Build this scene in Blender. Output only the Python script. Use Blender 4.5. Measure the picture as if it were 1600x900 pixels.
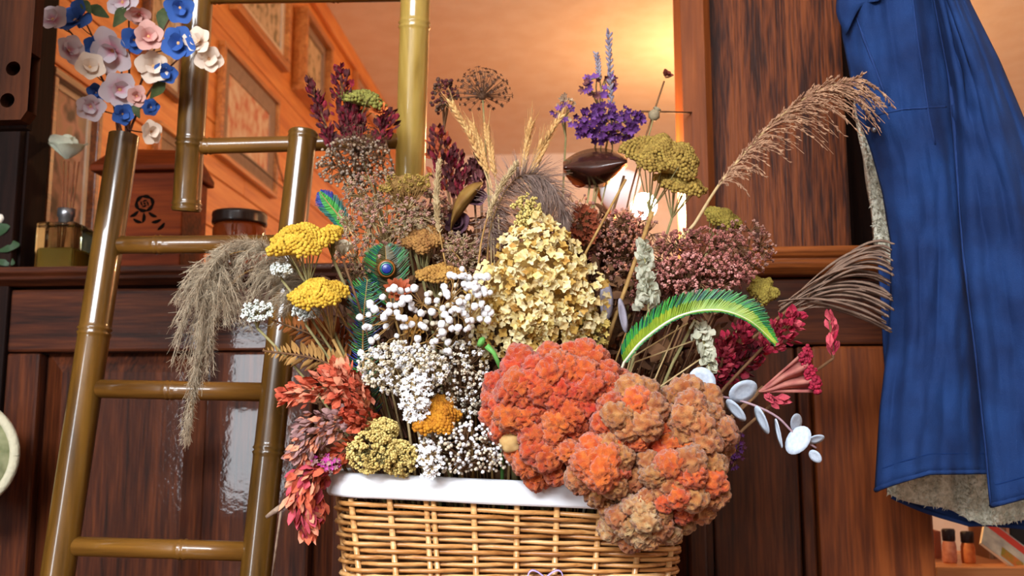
import bpy, bmesh, math, random
import numpy as np
from mathutils import Vector, Matrix, Quaternion, noise, Euler

for o in list(bpy.data.objects):
    bpy.data.objects.remove(o)
random.seed(11)
S = bpy.context.scene
COL = S.collection
PI = math.pi

# ------------------------------------------------------------------ camera
F = 1600.0
YAW, PITCH = math.radians(4.24), math.radians(8.53)
CAM = Vector((0, 0, .62))
fwd = Vector((-math.sin(YAW) * math.cos(PITCH), math.cos(YAW) * math.cos(PITCH), math.sin(PITCH)))
rgt = Vector((math.cos(YAW), math.sin(YAW), 0))
upv = rgt.cross(fwd)
flat = Vector((-math.sin(YAW), math.cos(YAW), 0))
cd = bpy.data.cameras.new('camera')
cam = bpy.data.objects.new('camera', cd)
COL.objects.link(cam)
cam.location = CAM
cam.rotation_euler = (PI / 2 + PITCH, 0, YAW)
cd.sensor_width = 36
cd.lens = 36
cd.clip_start = .02
cd.dof.use_dof = True
cd.dof.focus_distance = 1.18
cd.dof.aperture_fstop = 7.0
S.camera = cam
S.view_settings.view_transform = 'Standard'
S.view_settings.look = 'None'
S.view_settings.gamma = 1
S.view_settings.use_curve_mapping = False
S.view_settings.exposure = 0.15

# ------------------------------------------------------------------ world (seen only through the window)
W = bpy.data.worlds.new('daylight')
S.world = W
W.use_nodes = True
bg = W.node_tree.nodes['Background']
bg.inputs[0].default_value = (.72, .84, 1, 1)
bg.inputs[1].default_value = 1.6

# ------------------------------------------------------------------ window daylight
WIN = dict(x0=-2.02, x1=-1.52, z0=.30, z1=1.22, y=-1.75)          # narrow window behind the viewer
WIN2 = dict(x0=-1.75, x1=.25, z0=1.62, z1=2.27, y=-1.75)         # wide high window, added unseen for frontal light without panel reflections
def daylight(name, sx, sy, power, loc, rot):
    ld = bpy.data.lights.new(name, 'AREA')
    ld.shape = 'RECTANGLE'
    ld.size, ld.size_y = sx, sy
    ld.energy = power
    ld.color = (.90, .95, 1)
    lo = bpy.data.objects.new(name, ld)
    COL.objects.link(lo)
    lo.location, lo.rotation_euler = loc, rot
daylight('window_daylight', WIN['x1'] - WIN['x0'] - .06, WIN['z1'] - WIN['z0'] - .06, 26,
         ((WIN['x0'] + WIN['x1']) / 2, WIN['y'] + .03, (WIN['z0'] + WIN['z1']) / 2), (PI / 2, 0, 0))
daylight('added_high_window_light', WIN2['x1'] - WIN2['x0'] - .06, WIN2['z1'] - WIN2['z0'] - .06, 150,
         ((WIN2['x0'] + WIN2['x1']) / 2, WIN2['y'] + .03, (WIN2['z0'] + WIN2['z1']) / 2), (PI / 2 - .3, 0, -.12))


# ------------------------------------------------------------------ pixel -> place
def ray(px, py):
    return fwd + rgt * ((px - 800) / F) + upv * ((450 - py) / F)
def P(px, py, d):
    return CAM + ray(px, py) * d
def PY(px, py, Y):
    r = ray(px, py)
    return CAM + r * (Y / r.y)
def PX(px, py, X):
    r = ray(px, py)
    return CAM + r * (X / r.x)
def px2m(n, d):
    return n * d / F


# ------------------------------------------------------------------ objects
def link(o, parent=None):
    COL.objects.link(o)
    if parent is not None:
        o.parent = parent
    return o
def tag(o, label, cat, group=None, kind=None):
    o['label'] = label
    o['category'] = cat
    if group:
        o['group'] = group
    if kind:
        o['kind'] = kind
    return o
def thing(name, label, cat, loc, group=None):
    o = bpy.data.objects.new(name, None)
    o.empty_display_size = .02
    o.location = loc
    link(o)
    return tag(o, label, cat, group, 'thing')
def wloc(o):
    v = o.location.copy()
    p = o.parent
    while p is not None:
        v += p.location
        p = p.parent
    return v
def part(name, me, parent, pos, rot=None, scale=1.0, label=None):
    """a child that shares mesh data; pos in world space"""
    o = bpy.data.objects.new(name, me)
    link(o, parent)
    o.location = Vector(pos) - wloc(parent)
    if rot is not None:
        o.rotation_mode = 'QUATERNION'
        o.rotation_quaternion = rot
    o.scale = (scale,) * 3 if not hasattr(scale, '__len__') else scale
    if label:
        o['label'] = label
    return o


class MB:
    def __init__(s):
        s.v, s.f, s.m, s.n = [], [], [], 0
    def add(s, vs, fs, mi=0):
        vs = np.asarray([tuple(v) for v in vs] if not isinstance(vs, np.ndarray) else vs, dtype=float)
        o = s.n
        s.v.append(vs)
        s.n += len(vs)
        s.f += [tuple(i + o for i in f) for f in fs]
        s.m += [mi] * len(fs)
        return s
    def tpl(s, T, pos, scale=1.0, q=None, mi=0):
        V, Fc = T
        V = V * (np.asarray(scale) if hasattr(scale, '__len__') else scale)
        if q is not None:
            V = V @ np.array(q.to_matrix()).T
        return s.add(V + np.array(pos), Fc, mi)
    def tube(s, pts, r, n=6, mi=0, cap=True):
        pts = [Vector(p) for p in pts]
        k = len(pts)
        if not hasattr(r, '__len__'):
            r = [r] * k
        t0 = (pts[1] - pts[0]).normalized()
        a = Vector((0, 0, 1)) if abs(t0.z) < .9 else Vector((1, 0, 0))
        u = t0.cross(a).normalized()
        vs = []
        for i in range(k):
            t = (pts[min(i + 1, k - 1)] - pts[max(i - 1, 0)])
            if t.length < 1e-9:
                t = t0
            t.normalize()
            u = (u - t * u.dot(t))
            if u.length < 1e-6:
                u = t.orthogonal()
            u.normalize()
            w = t.cross(u)
            for j in range(n):
                an = 2 * PI * j / n
                vs.append(pts[i] + (u * math.cos(an) + w * math.sin(an)) * r[i])
        fs = []
        for i in range(k - 1):
            for j in range(n):
                b = (j + 1) % n
                fs.append((i * n + j, i * n + b, (i + 1) * n + b, (i + 1) * n + j))
        if cap:
            fs.append(tuple(range(n - 1, -1, -1)))
            fs.append(tuple(range((k - 1) * n, k * n)))
        return s.add(vs, fs, mi)
    def box(s, lo, hi, mi=0):
        x0, y0, z0 = lo
        x1, y1, z1 = hi
        vs = [(x0, y0, z0), (x1, y0, z0), (x1, y1, z0), (x0, y1, z0), (x0, y0, z1), (x1, y0, z1), (x1, y1, z1), (x0, y1, z1)]
        return s.add(vs, [(0, 3, 2, 1), (4, 5, 6, 7), (0, 1, 5, 4), (1, 2, 6, 5), (2, 3, 7, 6), (3, 0, 4, 7)], mi)
    def grid(s, fn, nu, nv, mi=0, closed=False):
        vs = [fn(i / nu, j / nv) for j in range(nv + 1) for i in range(nu + 1)]
        w = nu + 1
        fs = [(j * w + i, j * w + i + 1, (j + 1) * w + i + 1, (j + 1) * w + i) for j in range(nv) for i in range(nu)]
        return s.add(vs, fs, mi)
    def lathe(s, prof, c, n=24, mi=0, ax=None):
        """profile of (r, z) round the vertical axis through c"""
        vs, fs = [], []
        for r, z in prof:
            for j in range(n):
                a = 2 * PI * j / n
                vs.append(Vector((r * math.cos(a), r * math.sin(a), z)))
        if ax is not None:
            q = Vector((0, 0, 1)).rotation_difference(ax)
            vs = [q @ v for v in vs]
        vs = [v + Vector(c) for v in vs]
        for i in range(len(prof) - 1):
            for j in range(n):
                b = (j + 1) % n
                fs.append((i * n + j, i * n + b, (i + 1) * n + b, (i + 1) * n + j))
        return s.add(vs, fs, mi)
    def mesh(s, name, mats, off=(0, 0, 0), smooth=True):
        me = bpy.data.meshes.new(name)
        V = np.concatenate(s.v) - np.array(off) if s.v else np.zeros((0, 3))
        me.from_pydata(V.tolist(), [], s.f)
        for m in (mats if isinstance(mats, (list, tuple)) else [mats]):
            me.materials.append(m)
        if any(s.m):
            me.polygons.foreach_set('material_index', s.m)
        if smooth:
            me.polygons.foreach_set('use_smooth', [True] * len(me.polygons))
        me.update()
        return me
    def build(s, name, mats, parent=None, loc=None, smooth=True, label=None, kind=None, bevel=0, solid=0):
        off = wloc(parent) if parent is not None else Vector(loc if loc is not None else (0, 0, 0))
        o = bpy.data.objects.new(name, s.mesh(name, mats, off, smooth))
        link(o, parent)
        if parent is None:
            o.location = off
        if label:
            o['label'] = label
        if kind:
            o['kind'] = kind
        if solid:
            md = o.modifiers.new('thickness', 'SOLIDIFY')
            md.thickness = solid
            md.offset = 0
        if bevel:
            md = o.modifiers.new('bevel', 'BEVEL')
            md.width = bevel
            md.segments = 2
            md.limit_method = 'ANGLE'
        return o


def ico(sub):
    bm = bmesh.new()
    bmesh.ops.create_icosphere(bm, subdivisions=sub, radius=1)
    V = np.array([v.co[:] for v in bm.verts])
    Fc = [tuple(v.index for v in f.verts) for f in bm.faces]
    bm.free()
    return V, Fc
ICO1, ICO2, ICO3 = ico(1), ico(2), ico(3)
def rq():
    return Quaternion((random.gauss(0, 1), random.gauss(0, 1), random.gauss(0, 1), random.gauss(0, 1))).normalized()
def lumpy(T, f=2.2, a=.28, seed=0):
    V, Fc = T
    out = np.array([np.array(v) * (1 + a * noise.noise(Vector(v) * f + Vector((seed * 7.3, 0, 0)))) for v in V])
    return out, Fc
def qz(to, spin=0.0):
    """rotation that takes local +Z to a direction, with a spin about it"""
    return Vector((0, 0, 1)).rotation_difference(Vector(to).normalized()) @ Quaternion((0, 0, 1), spin)
def bez(a, c, b, n=8):
    a, b, c = Vector(a), Vector(b), Vector(c)
    return [(a * (1 - t) ** 2 + c * (2 * t * (1 - t)) + b * t * t) for t in [i / n for i in range(n + 1)]]
def polyline(pts, n):
    """smooth (Catmull-Rom) resampling"""
    pts = [Vector(p) for p in pts]
    q = [pts[0] * 2 - pts[1]] + pts + [pts[-1] * 2 - pts[-2]]
    out = []
    k = len(pts) - 1
    for i in range(n + 1):
        t = i / n * k
        j = min(int(t), k - 1)
        t -= j
        p0, p1, p2, p3 = q[j:j + 4]
        out.append(.5 * ((2 * p1) + (p2 - p0) * t + (2 * p0 - 5 * p1 + 4 * p2 - p3) * t * t + (3 * p1 - p0 - 3 * p2 + p3) * t ** 3))
    return out
U = random.uniform
def jit(a):
    return Vector((U(-a, a), U(-a, a), U(-a, a)))


# ------------------------------------------------------------------ materials
MATS = {}
def rgb(c):
    return (c[0], c[1], c[2], 1)
def srgb(r, g, b):
    f = lambda x: (x / 255 / 12.92) if x / 255 <= .04045 else ((x / 255 + .055) / 1.055) ** 2.4
    return (f(r), f(g), f(b))
def M(name, c1, c2=None, scale=60, rough=.7, bump=0.0, bscale=None, stretch=(1, 1, 1), vary=0.0, coat=0, spec=.3,
      emit=0, metal=0, trans=0, detail=3, transl=0, tipc=None, sheen=0):
    if name in MATS:
        return MATS[name]
    m = bpy.data.materials.new(name)
    m.use_nodes = True
    nt = m.node_tree
    N, L = nt.nodes, nt.links
    b = N['Principled BSDF']
    b.inputs['Roughness'].default_value = rough
    b.inputs['Specular IOR Level'].default_value = spec
    b.inputs['Metallic'].default_value = metal
    b.inputs['Transmission Weight'].default_value = trans
    b.inputs['Coat Weight'].default_value = coat
    b.inputs['Coat Roughness'].default_value = .08
    b.inputs['Sheen Weight'].default_value = sheen
    tc = N.new('ShaderNodeTexCoord')
    mp = N.new('ShaderNodeMapping')
    mp.inputs['Scale'].default_value = stretch
    L.new(tc.outputs['Object'], mp.inputs['Vector'])
    nz = N.new('ShaderNodeTexNoise')
    nz.inputs['Scale'].default_value = scale
    nz.inputs['Detail'].default_value = detail
    L.new(mp.outputs[0], nz.inputs['Vector'])
    cr = N.new('ShaderNodeValToRGB')
    cr.color_ramp.elements[0].position = .35
    cr.color_ramp.elements[1].position = .65
    cr.color_ramp.elements[0].color = rgb(c1)
    cr.color_ramp.elements[1].color = rgb(c2 or c1)
    L.new(nz.outputs['Fac'], cr.inputs[0])
    out = cr.outputs[0]
    if tipc is not None:      # second colour towards local +Z / attribute
        at = N.new('ShaderNodeAttribute')
        at.attribute_name = 'tip'
        mx = N.new('ShaderNodeMix')
        mx.data_type = 'RGBA'
        L.new(at.outputs['Fac'], mx.inputs['Factor'])
        L.new(out, mx.inputs['A'])
        mx.inputs['B'].default_value = rgb(tipc)
        out = mx.outputs['Result']
    if vary:
        oi = N.new('ShaderNodeObjectInfo')
        mr = N.new('ShaderNodeMapRange')
        mr.inputs['To Min'].default_value = 1 - vary
        mr.inputs['To Max'].default_value = 1 + vary * .6
        L.new(oi.outputs['Random'], mr.inputs['Value'])
        hs = N.new('ShaderNodeHueSaturation')
        L.new(out, hs.inputs['Color'])
        L.new(mr.outputs[0], hs.inputs['Value'])
        mr2 = N.new('ShaderNodeMapRange')
        mr2.inputs['To Min'].default_value = .5 - vary * .05
        mr2.inputs['To Max'].default_value = .5 + vary * .05
        ml = N.new('ShaderNodeMath')
        ml.operation = 'FRACT'
        m2 = N.new('ShaderNodeMath')
        m2.operation = 'MULTIPLY'
        m2.inputs[1].default_value = 7.31
        L.new(oi.outputs['Random'], m2.inputs[0])
        L.new(m2.outputs[0], ml.inputs[0])
        L.new(ml.outputs[0], mr2.inputs['Value'])
        L.new(mr2.outputs[0], hs.inputs['Hue'])
        out = hs.outputs[0]
    L.new(out, b.inputs['Base Color'])
    if emit:
        L.new(out, b.inputs['Emission Color'])
        b.inputs['Emission Strength'].default_value = emit
    if bump:
        nb = N.new('ShaderNodeTexNoise')
        nb.inputs['Scale'].default_value = bscale or scale
        nb.inputs['Detail'].default_value = 4
        L.new(mp.outputs[0], nb.inputs['Vector'])
        bp = N.new('ShaderNodeBump')
        bp.inputs['Strength'].default_value = bump
        bp.inputs['Distance'].default_value = .004
        L.new(nb.outputs['Fac'], bp.inputs['Height'])
        L.new(bp.outputs[0], b.inputs['Normal'])
    if transl:
        tr = N.new('ShaderNodeBsdfTranslucent')
        L.new(out, tr.inputs['Color'])
        ms = N.new('ShaderNodeMixShader')
        ms.inputs[0].default_value = transl
        L.new(b.outputs[0], ms.inputs[1])
        L.new(tr.outputs[0], ms.inputs[2])
        L.new(ms.outputs[0], N['Material Output'].inputs['Surface'])
    MATS[name] = m
    return m
def wood(name, dark, mid, light, axis='Z', scale=1.0, rough=.35, coat=.3, bump=.25, fine=1.0, spec=.5, coatr=.12, peel=0, contrast=1.0):
    if name in MATS:
        return MATS[name]
    m = bpy.data.materials.new(name)
    m.use_nodes = True
    N, L = m.node_tree.nodes, m.node_tree.links
    b = N['Principled BSDF']
    b.inputs['Roughness'].default_value = rough
    b.inputs['Coat Weight'].default_value = coat
    b.inputs['Coat Roughness'].default_value = coatr
    b.inputs['Specular IOR Level'].default_value = spec
    tc = N.new('ShaderNodeTexCoord')
    oi = N.new('ShaderNodeObjectInfo')
    ofs = N.new('ShaderNodeVectorMath')
    ofs.operation = 'SCALE'
    ofs.inputs[0].default_value = (3.1, 5.7, 4.3)
    L.new(oi.outputs['Random'], ofs.inputs['Scale'])
    ad = N.new('ShaderNodeVectorMath')
    L.new(tc.outputs['Object'], ad.inputs[0])
    L.new(ofs.outputs[0], ad.inputs[1])
    mp = N.new('ShaderNodeMapping')
    st = {'X': (.06, 1, 1), 'Y': (1, .06, 1), 'Z': (1, 1, .06)}[axis]
    mp.inputs['Scale'].default_value = st
    L.new(ad.outputs[0], mp.inputs['Vector'])
    n1 = N.new('ShaderNodeTexNoise')
    n1.inputs['Scale'].default_value = 22 * scale
    n1.inputs['Detail'].default_value = 5
    n1.inputs['Distortion'].default_value = 1.2
    n2 = N.new('ShaderNodeTexNoise')
    n2.inputs['Scale'].default_value = 160 * scale * fine
    n2.inputs['Detail'].default_value = 3
    for n in (n1, n2):
        L.new(mp.outputs[0], n.inputs['Vector'])
    mx = N.new('ShaderNodeMix')
    mx.inputs['Factor'].default_value = .45
    L.new(n1.outputs['Fac'], mx.inputs['A'])
    L.new(n2.outputs['Fac'], mx.inputs['B'])
    cr = N.new('ShaderNodeValToRGB')
    e = cr.color_ramp.elements
    e[0].position, e[0].color = .5 - .14 / contrast, rgb(dark)
    e[1].position, e[1].color = .5 + .15 / contrast, rgb(light)
    k = e.new(.5)
    k.color = rgb(mid)
    L.new(mx.outputs['Result'], cr.inputs[0])
    L.new(cr.outputs[0], b.inputs['Base Color'])
    bp = N.new('ShaderNodeBump')
    bp.inputs['Strength'].default_value = bump
    bp.inputs['Distance'].default_value = .002
    L.new(n2.outputs['Fac'], bp.inputs['Height'])
    if peel:
        n3 = N.new('ShaderNodeTexNoise')
        n3.inputs['Scale'].default_value = 120
        L.new(tc.outputs['Object'], n3.inputs['Vector'])
        b2 = N.new('ShaderNodeBump')
        b2.inputs['Strength'].default_value = peel
        b2.inputs['Distance'].default_value = .003
        L.new(n3.outputs['Fac'], b2.inputs['Height'])
        L.new(b2.outputs[0], b.inputs['Coat Normal'])
        L.new(b2.outputs[0], bp.inputs['Normal'])
    L.new(bp.outputs[0], b.inputs['Normal'])
    MATS[name] = m
    return m

# ================================================================== setting
FLOOR, CEIL = 0.0, 2.34
YP = 1.70                                   # front face of the panelled partition
def Xp(px, py=450, Y=YP):
    return PY(px, py, Y).x
def Zp(py, px=800, Y=YP):
    return PY(px, py, Y).z
XL = Xp(36, 300, YP + .08)                            # pine wall of the room behind
XR, YB, YN = 2.7, 6.0, WIN['y']
XNL = -2.6

plaster = M('plaster', srgb(238, 222, 204), srgb(244, 232, 218), scale=9, rough=.9, bump=.5, bscale=38)
dark_oak = wood('dark_oak', srgb(30, 12, 6), srgb(62, 27, 11), srgb(90, 43, 18), 'Z', 1.3, .55, .35, spec=.12, coatr=.07, peel=.06)
dark_oak_h = wood('dark_oak_across', srgb(30, 12, 6), srgb(60, 26, 11), srgb(84, 40, 17), 'X', 1.3, .55, .35, spec=.12, coatr=.07, peel=.06)
mid_oak = wood('brown_oak', srgb(82, 36, 12), srgb(112, 54, 19), srgb(134, 68, 26), 'Z', 1.0, .5, .08, spec=.2, contrast=1.2)
mid_oak_h = wood('brown_oak_across', srgb(70, 34, 15), srgb(130, 68, 28), srgb(165, 92, 42), 'X', 1.0, .45, .1, spec=.25)
grain_oak = wood('coarse_oak', srgb(44, 18, 8), srgb(86, 40, 16), srgb(114, 58, 25), 'Z', 1.7, .55, .06, spec=.15, bump=.6, contrast=1.7)
post_oak = wood('plain_oak', srgb(96, 46, 16), srgb(120, 60, 22), srgb(138, 72, 28), 'Z', .8, .5, .06, spec=.15)
pine = wood('pine', srgb(196, 108, 42), srgb(222, 138, 62), srgb(236, 160, 84), 'Y', .6, .45, .2)
wood_and_shade = wood('black_wood_and_shade', srgb(16, 8, 6), srgb(24, 12, 9), srgb(34, 17, 11), 'Z', 1, .7, 0, spec=.08)  # black wood; on the boards behind the jacket it paints deep shade
floor_m = wood('floor_boards', srgb(70, 40, 22), srgb(96, 56, 30), srgb(120, 74, 42), 'X', .8, .4, .2)

def structure(o):
    o['kind'] = 'structure'
    return o
def sbox(name, lo, hi, mat, parent=None, bevel=0, loc=None, label=None):
    c = loc or ((lo[0] + hi[0]) / 2, (lo[1] + hi[1]) / 2, lo[2])
    o = MB().box(lo, hi).build(name, mat, parent, None if parent is not None else c, smooth=False, bevel=bevel, label=label)
    if parent is None:
        structure(o)
    return o

sbox('floor', (XNL - .1, YN - .1, FLOOR - .05), (XR + .1, YB + .1, FLOOR), floor_m)
sbox('ceiling', (XNL - .1, YN - .1, CEIL), (XR + .1, YB + .1, CEIL + .05), plaster)
sbox('wall_back', (XL - .1, YB, FLOOR), (XR + .1, YB + .1, CEIL), plaster)
sbox('wall_right', (XR, YN, FLOOR), (XR + .1, YB, CEIL), plaster)
sbox('wall_near_left', (XNL - .1, YN, FLOOR), (XNL, YP + .1, CEIL), dark_oak)
# wall behind the viewer, with the narrow window and the added high one
wb = MB()
xs_ = sorted({XNL, XR, WIN['x0'], WIN['x1'], WIN2['x0'], WIN2['x1']})
zs_ = sorted({FLOOR, CEIL, WIN['z0'], WIN['z1'], WIN2['z0'], WIN2['z1']})
for xa_, xb_ in zip(xs_, xs_[1:]):
    for za_, zb_ in zip(zs_, zs_[1:]):
        if not any(w_['x0'] <= xa_ and xb_ <= w_['x1'] and w_['z0'] <= za_ and zb_ <= w_['z1'] for w_ in (WIN, WIN2)):
            wb.box((xa_, YN - .1, za_), (xb_, YN, zb_))
structure(wb.build('wall_rear', plaster, None, (0, YN, 0), smooth=False))
for k_, w_ in enumerate((WIN, WIN2)):  # the second frame is the added high window
    wf = MB()
    xm, t_ = (w_['x0'] + w_['x1']) / 2, .04
    for a, b_ in (((w_['x0'], w_['z0']), (w_['x0'] + t_, w_['z1'])), ((w_['x1'] - t_, w_['z0']), (w_['x1'], w_['z1'])), ((xm - .02, w_['z0'] + t_), (xm + .02, w_['z1'] - t_)),
                  ((w_['x0'] + t_, w_['z0']), (w_['x1'] - t_, w_['z0'] + t_)), ((w_['x0'] + t_, w_['z1'] - t_), (w_['x1'] - t_, w_['z1']))):
        wf.box((a[0], YN - .07, a[1]), (b_[0], YN - .03, b_[1]))
    structure(wf.build('window_%d' % (k_ + 1), M('white_paint', srgb(235, 235, 230), rough=.4), None, (xm, YN - .05, w_['z0']), smooth=False))

# pine wall of the room behind: a backing and one plank after another
wl = sbox('wall_left', (XL - .12, YP + .08, FLOOR), (XL - .02, YB, CEIL), pine)
z = .62
k = 0
for i in range(12):
    h = .148
    z0 = z + i * h
    if z0 >= CEIL:
        break
    z1 = min(z0 + h - .003, CEIL)
    cut = YP + .08 + (1.9, 2.6, 1.2)[i % 3]
    for a, b_ in ((YP + .08, cut - .001), (cut + .001, YB)):
        MB().box((XL - .02, a, z0), (XL, b_, z1)).build('plank', pine, wl, smooth=False, bevel=.003)
tp = MB().box((XL, YP + .08, CEIL - .07), (XL + .025, YB, CEIL)).build('trim_1', pine, None, (XL, 3.5, CEIL - .07), smooth=False, bevel=.006)
structure(tp)
# tall dark wall to the left of the opening
w = sbox('wall_front_left', (XNL, YP + .01, FLOOR), (Xp(34, 300), YP + .08, CEIL), wood_and_shade)
sbox('stile', (Xp(34, 300) - .10, YP - .012, FLOOR), (Xp(34, 300) - .004, YP + .01, CEIL), wood_and_shade, w, .004)

# ---- half-height panelled partition
ZC = Zp(414, 300, YP - .03)                 # top of the cap
xr = Xp(1102, 300)
part_w = sbox('wall_front_center', (XL, YP + .03, FLOOR), (xr, YP + .08, ZC - .03), dark_oak)
cap = MB()
prof = [(YP - .035, ZC), (YP - .035, ZC - .010), (YP - .028, ZC - .016), (YP - .028, ZC - .021), (YP - .012, ZC - .030), (YP + .30, ZC - .030), (YP + .30, ZC)]
n = len(prof)
cap.add([(x, y, zz) for x in (XL, xr) for y, zz in prof], [tuple(range(n - 1, -1, -1)), tuple(range(n, 2 * n))] + [(i, (i + 1) % n, n + (i + 1) % n, n + i) for i in range(n)])
cap_o = cap.build('trim_3', dark_oak_h, None, ((XL + xr) / 2, YP, ZC), smooth=False, bevel=.003)
structure(cap_o)
for bx_ in (.25, .72):
    sbox('bracket', (XL + (xr - XL) * bx_ - .02, YP + .08, ZC - .16), (XL + (xr - XL) * bx_ + .02, YP + .27, ZC - .03), dark_oak, cap_o, .004)
zr0, zr1 = Zp(549, 250), ZC - .034
sbox('rail', (XL + .001, YP, zr0), (xr - .002, YP + .03, zr1), dark_oak_h, part_w, .005)
for a, b_ in ((44, 52), (316, 486), (760, 860), (1072, 1102)):
    a, b_ = Xp(a, 700) if a > 50 else XL + .001, Xp(b_, 700)
    sbox('stile', (a, YP + .001, FLOOR), (min(b_, xr - .002), YP + .03, zr0 - .0015), dark_oak, part_w, .005)
for a, b_ in ((54, 314), (488, 758), (862, 1070)):
    a, b_ = Xp(a, 700), Xp(b_, 700)
    m_ = MB()
    x0, x1, z0, z1, y0, y1 = a, b_, FLOOR, zr0, YP + .028, YP + .012
    e = .035
    m_.add([(x0, y0, z0), (x1, y0, z0), (x1, y0, z1), (x0, y0, z1), (x0 + e, y1, z0 + e), (x1 - e, y1, z0 + e), (x1 - e, y1, z1 - e), (x0 + e, y1, z1 - e)],
           [(0, 1, 5, 4), (1, 2, 6, 5), (2, 3, 7, 6), (3, 0, 4, 7), (4, 5, 6, 7)])
    m_.build('panel', dark_oak, part_w, smooth=False)

# ---- tall right-hand part: post, oak panel, moulding, lower boards
x0, x1 = Xp(1068, 200, YP - .05), Xp(1108, 200, YP - .05)
post = MB()
pl = [(x0, YP - .05), (x1 - .004, YP - .05), (x1 + .008, YP - .036), (x1 + .008, YP + .09), (x0, YP + .09)]
n = len(pl)
zpost = Zp(398, 1100, YP - .05)
post.add([(x, y, zz) for zz in (zpost, CEIL) for x, y in pl], [tuple(range(n - 1, -1, -1)), tuple(range(n, 2 * n))] + [(i, (i + 1) % n, n + (i + 1) % n, n + i) for i in range(n)])
structure(post.build('trim_4', post_oak, None, (x0, YP, zpost), smooth=False))
xa, xb = x1 + .008, Xp(1326, 250)
wr = sbox('wall_front_right', (xr, YP + .04, FLOOR), (xb - .002, YP + .09, CEIL), dark_oak)
zl1, zl0 = Zp(386, 1200, YP - .03), Zp(428, 1200, YP - .03)
sbox('panel', (xa + .001, YP + .005, zl1), (xb, YP + .04, CEIL), grain_oak, wr, .004)
mo = MB()
prof = [(YP - .035, zl1), (YP - .04, zl1 - .008), (YP - .035, zl1 - .016), (YP - .028, zl1 - .019), (YP - .032, zl1 - .027), (YP - .028, zl1 - .034), (YP - .012, zl0), (YP + .04, zl0), (YP + .04, zl1)]
n = len(prof)
xm0, xm1 = Xp(1062, 400), Xp(1392, 400)
mo.add([(x, y, zz) for x in (xm0, xm1) for y, zz in prof], [tuple(range(n - 1, -1, -1)), tuple(range(n, 2 * n))] + [(i, (i + 1) % n, n + (i + 1) % n, n + i) for i in range(n)])
structure(mo.build('trim_5', mid_oak_h, None, (xm0, YP, zl0), smooth=False, bevel=.002))
xe = Xp(1452, 720)
wr2 = sbox('wall_right_lower', (xb, YP + .04, FLOOR), (xe - .003, YP + .09, zl0 - .002), dark_oak)
zj = Zp(541, 1300)
sbox('rail', (xr + .001, YP + .004, zj + .003), (Xp(1425, 480), YP + .04, zl0 - .002), dark_oak_h, wr, .004)
sbox('panel', (xr + .001, YP + .016, FLOOR), (Xp(1250, 700), YP + .04, zj), dark_oak, wr, .003)
sbox('stile', (Xp(1252, 700), YP + .004, FLOOR), (Xp(1271, 700), YP + .04, zj), dark_oak, wr, .004)
sbox('board', (Xp(1274, 700), YP - .004, FLOOR), (xe, YP + .04, zj), mid_oak, wr, .005)
# black boards standing in for the deep shade behind the jacket
wd = sbox('wall_right_shade', (xb + .01, YP + .22, Zp(770, 1450, YP + .22)), (Xp(1508, 300, YP + .22), YP + .27, CEIL), wood_and_shade)
sbox('shade_side_board', (xb - .002, YP + .06, zl0), (xb + .018, YP + .22, CEIL), wood_and_shade, wd)

# ================================================================== bamboo ladders
bamboo = wood('bamboo', srgb(66, 44, 14), srgb(92, 62, 20), srgb(112, 78, 28), 'Z', .7, .3, .45, bump=.05, coatr=.05, spec=.3)
bamboo_lit = wood('bamboo_yellow_lit', srgb(132, 104, 42), srgb(152, 124, 56), srgb(168, 140, 70), 'Z', .7, .3, .45, bump=.05, coatr=.05, spec=.3)  # lit copy of the bamboo: bright yellow light put into the colour
bamboo_x = wood('bamboo_across', srgb(76, 48, 16), srgb(104, 68, 24), srgb(126, 86, 32), 'X', .7, .3, .45, bump=.05, coatr=.05, spec=.3)
bamboo_in = M('bamboo_inside', srgb(120, 84, 40), srgb(90, 58, 26), scale=90, rough=.8)
def culm(name, a, b, r0, r1, nodes, mat, parent, hollow=None, label=None):
    """a bamboo pole from a to b; nodes = fractions where the ridges sit"""
    a, b = Vector(a), Vector(b)
    ts = [0, 1]
    for nd in nodes:
        L_ = (b - a).length
        for dd in (-.011, -.006, -.003, 0, .003, .006, .011):
            ts.append(nd + dd / L_)
    ts = sorted(t for t in set(ts) if 0 <= t <= 1)
    rr = []
    L_ = (b - a).length
    for t in ts:
        r = r0 + (r1 - r0) * t
        for nd in nodes:
            d_ = (t - nd) * L_
            if abs(abs(d_) - .003) < .0012:
                r *= 1.10
            elif abs(d_) < .001:
                r *= .96
            elif abs(abs(d_) - .006) < .001:
                r *= 1.02
        rr.append(r)
    m_ = MB()
    m_.tube([a + (b - a) * t for t in ts], rr, 20, cap=(hollow is None))
    if hollow is not None:
        ax = (b - a).normalized()
        end = b if hollow else a
        inn = -ax if hollow else ax
        re = r1 if hollow else r0
        m_.tube([end, end + inn * .001, end + inn * .05], [re, re * .78, re * .76], 20, 1, cap=False)
        m_.add([end + inn * .05 + v for v in [Vector((re * .77 * math.cos(2 * PI * i / 16), re * .77 * math.sin(2 * PI * i / 16), 0)) for i in range(16)]], [tuple(range(16))], 1)
    return m_.build(name, [mat, bamboo_in], parent, label=label)

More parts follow.
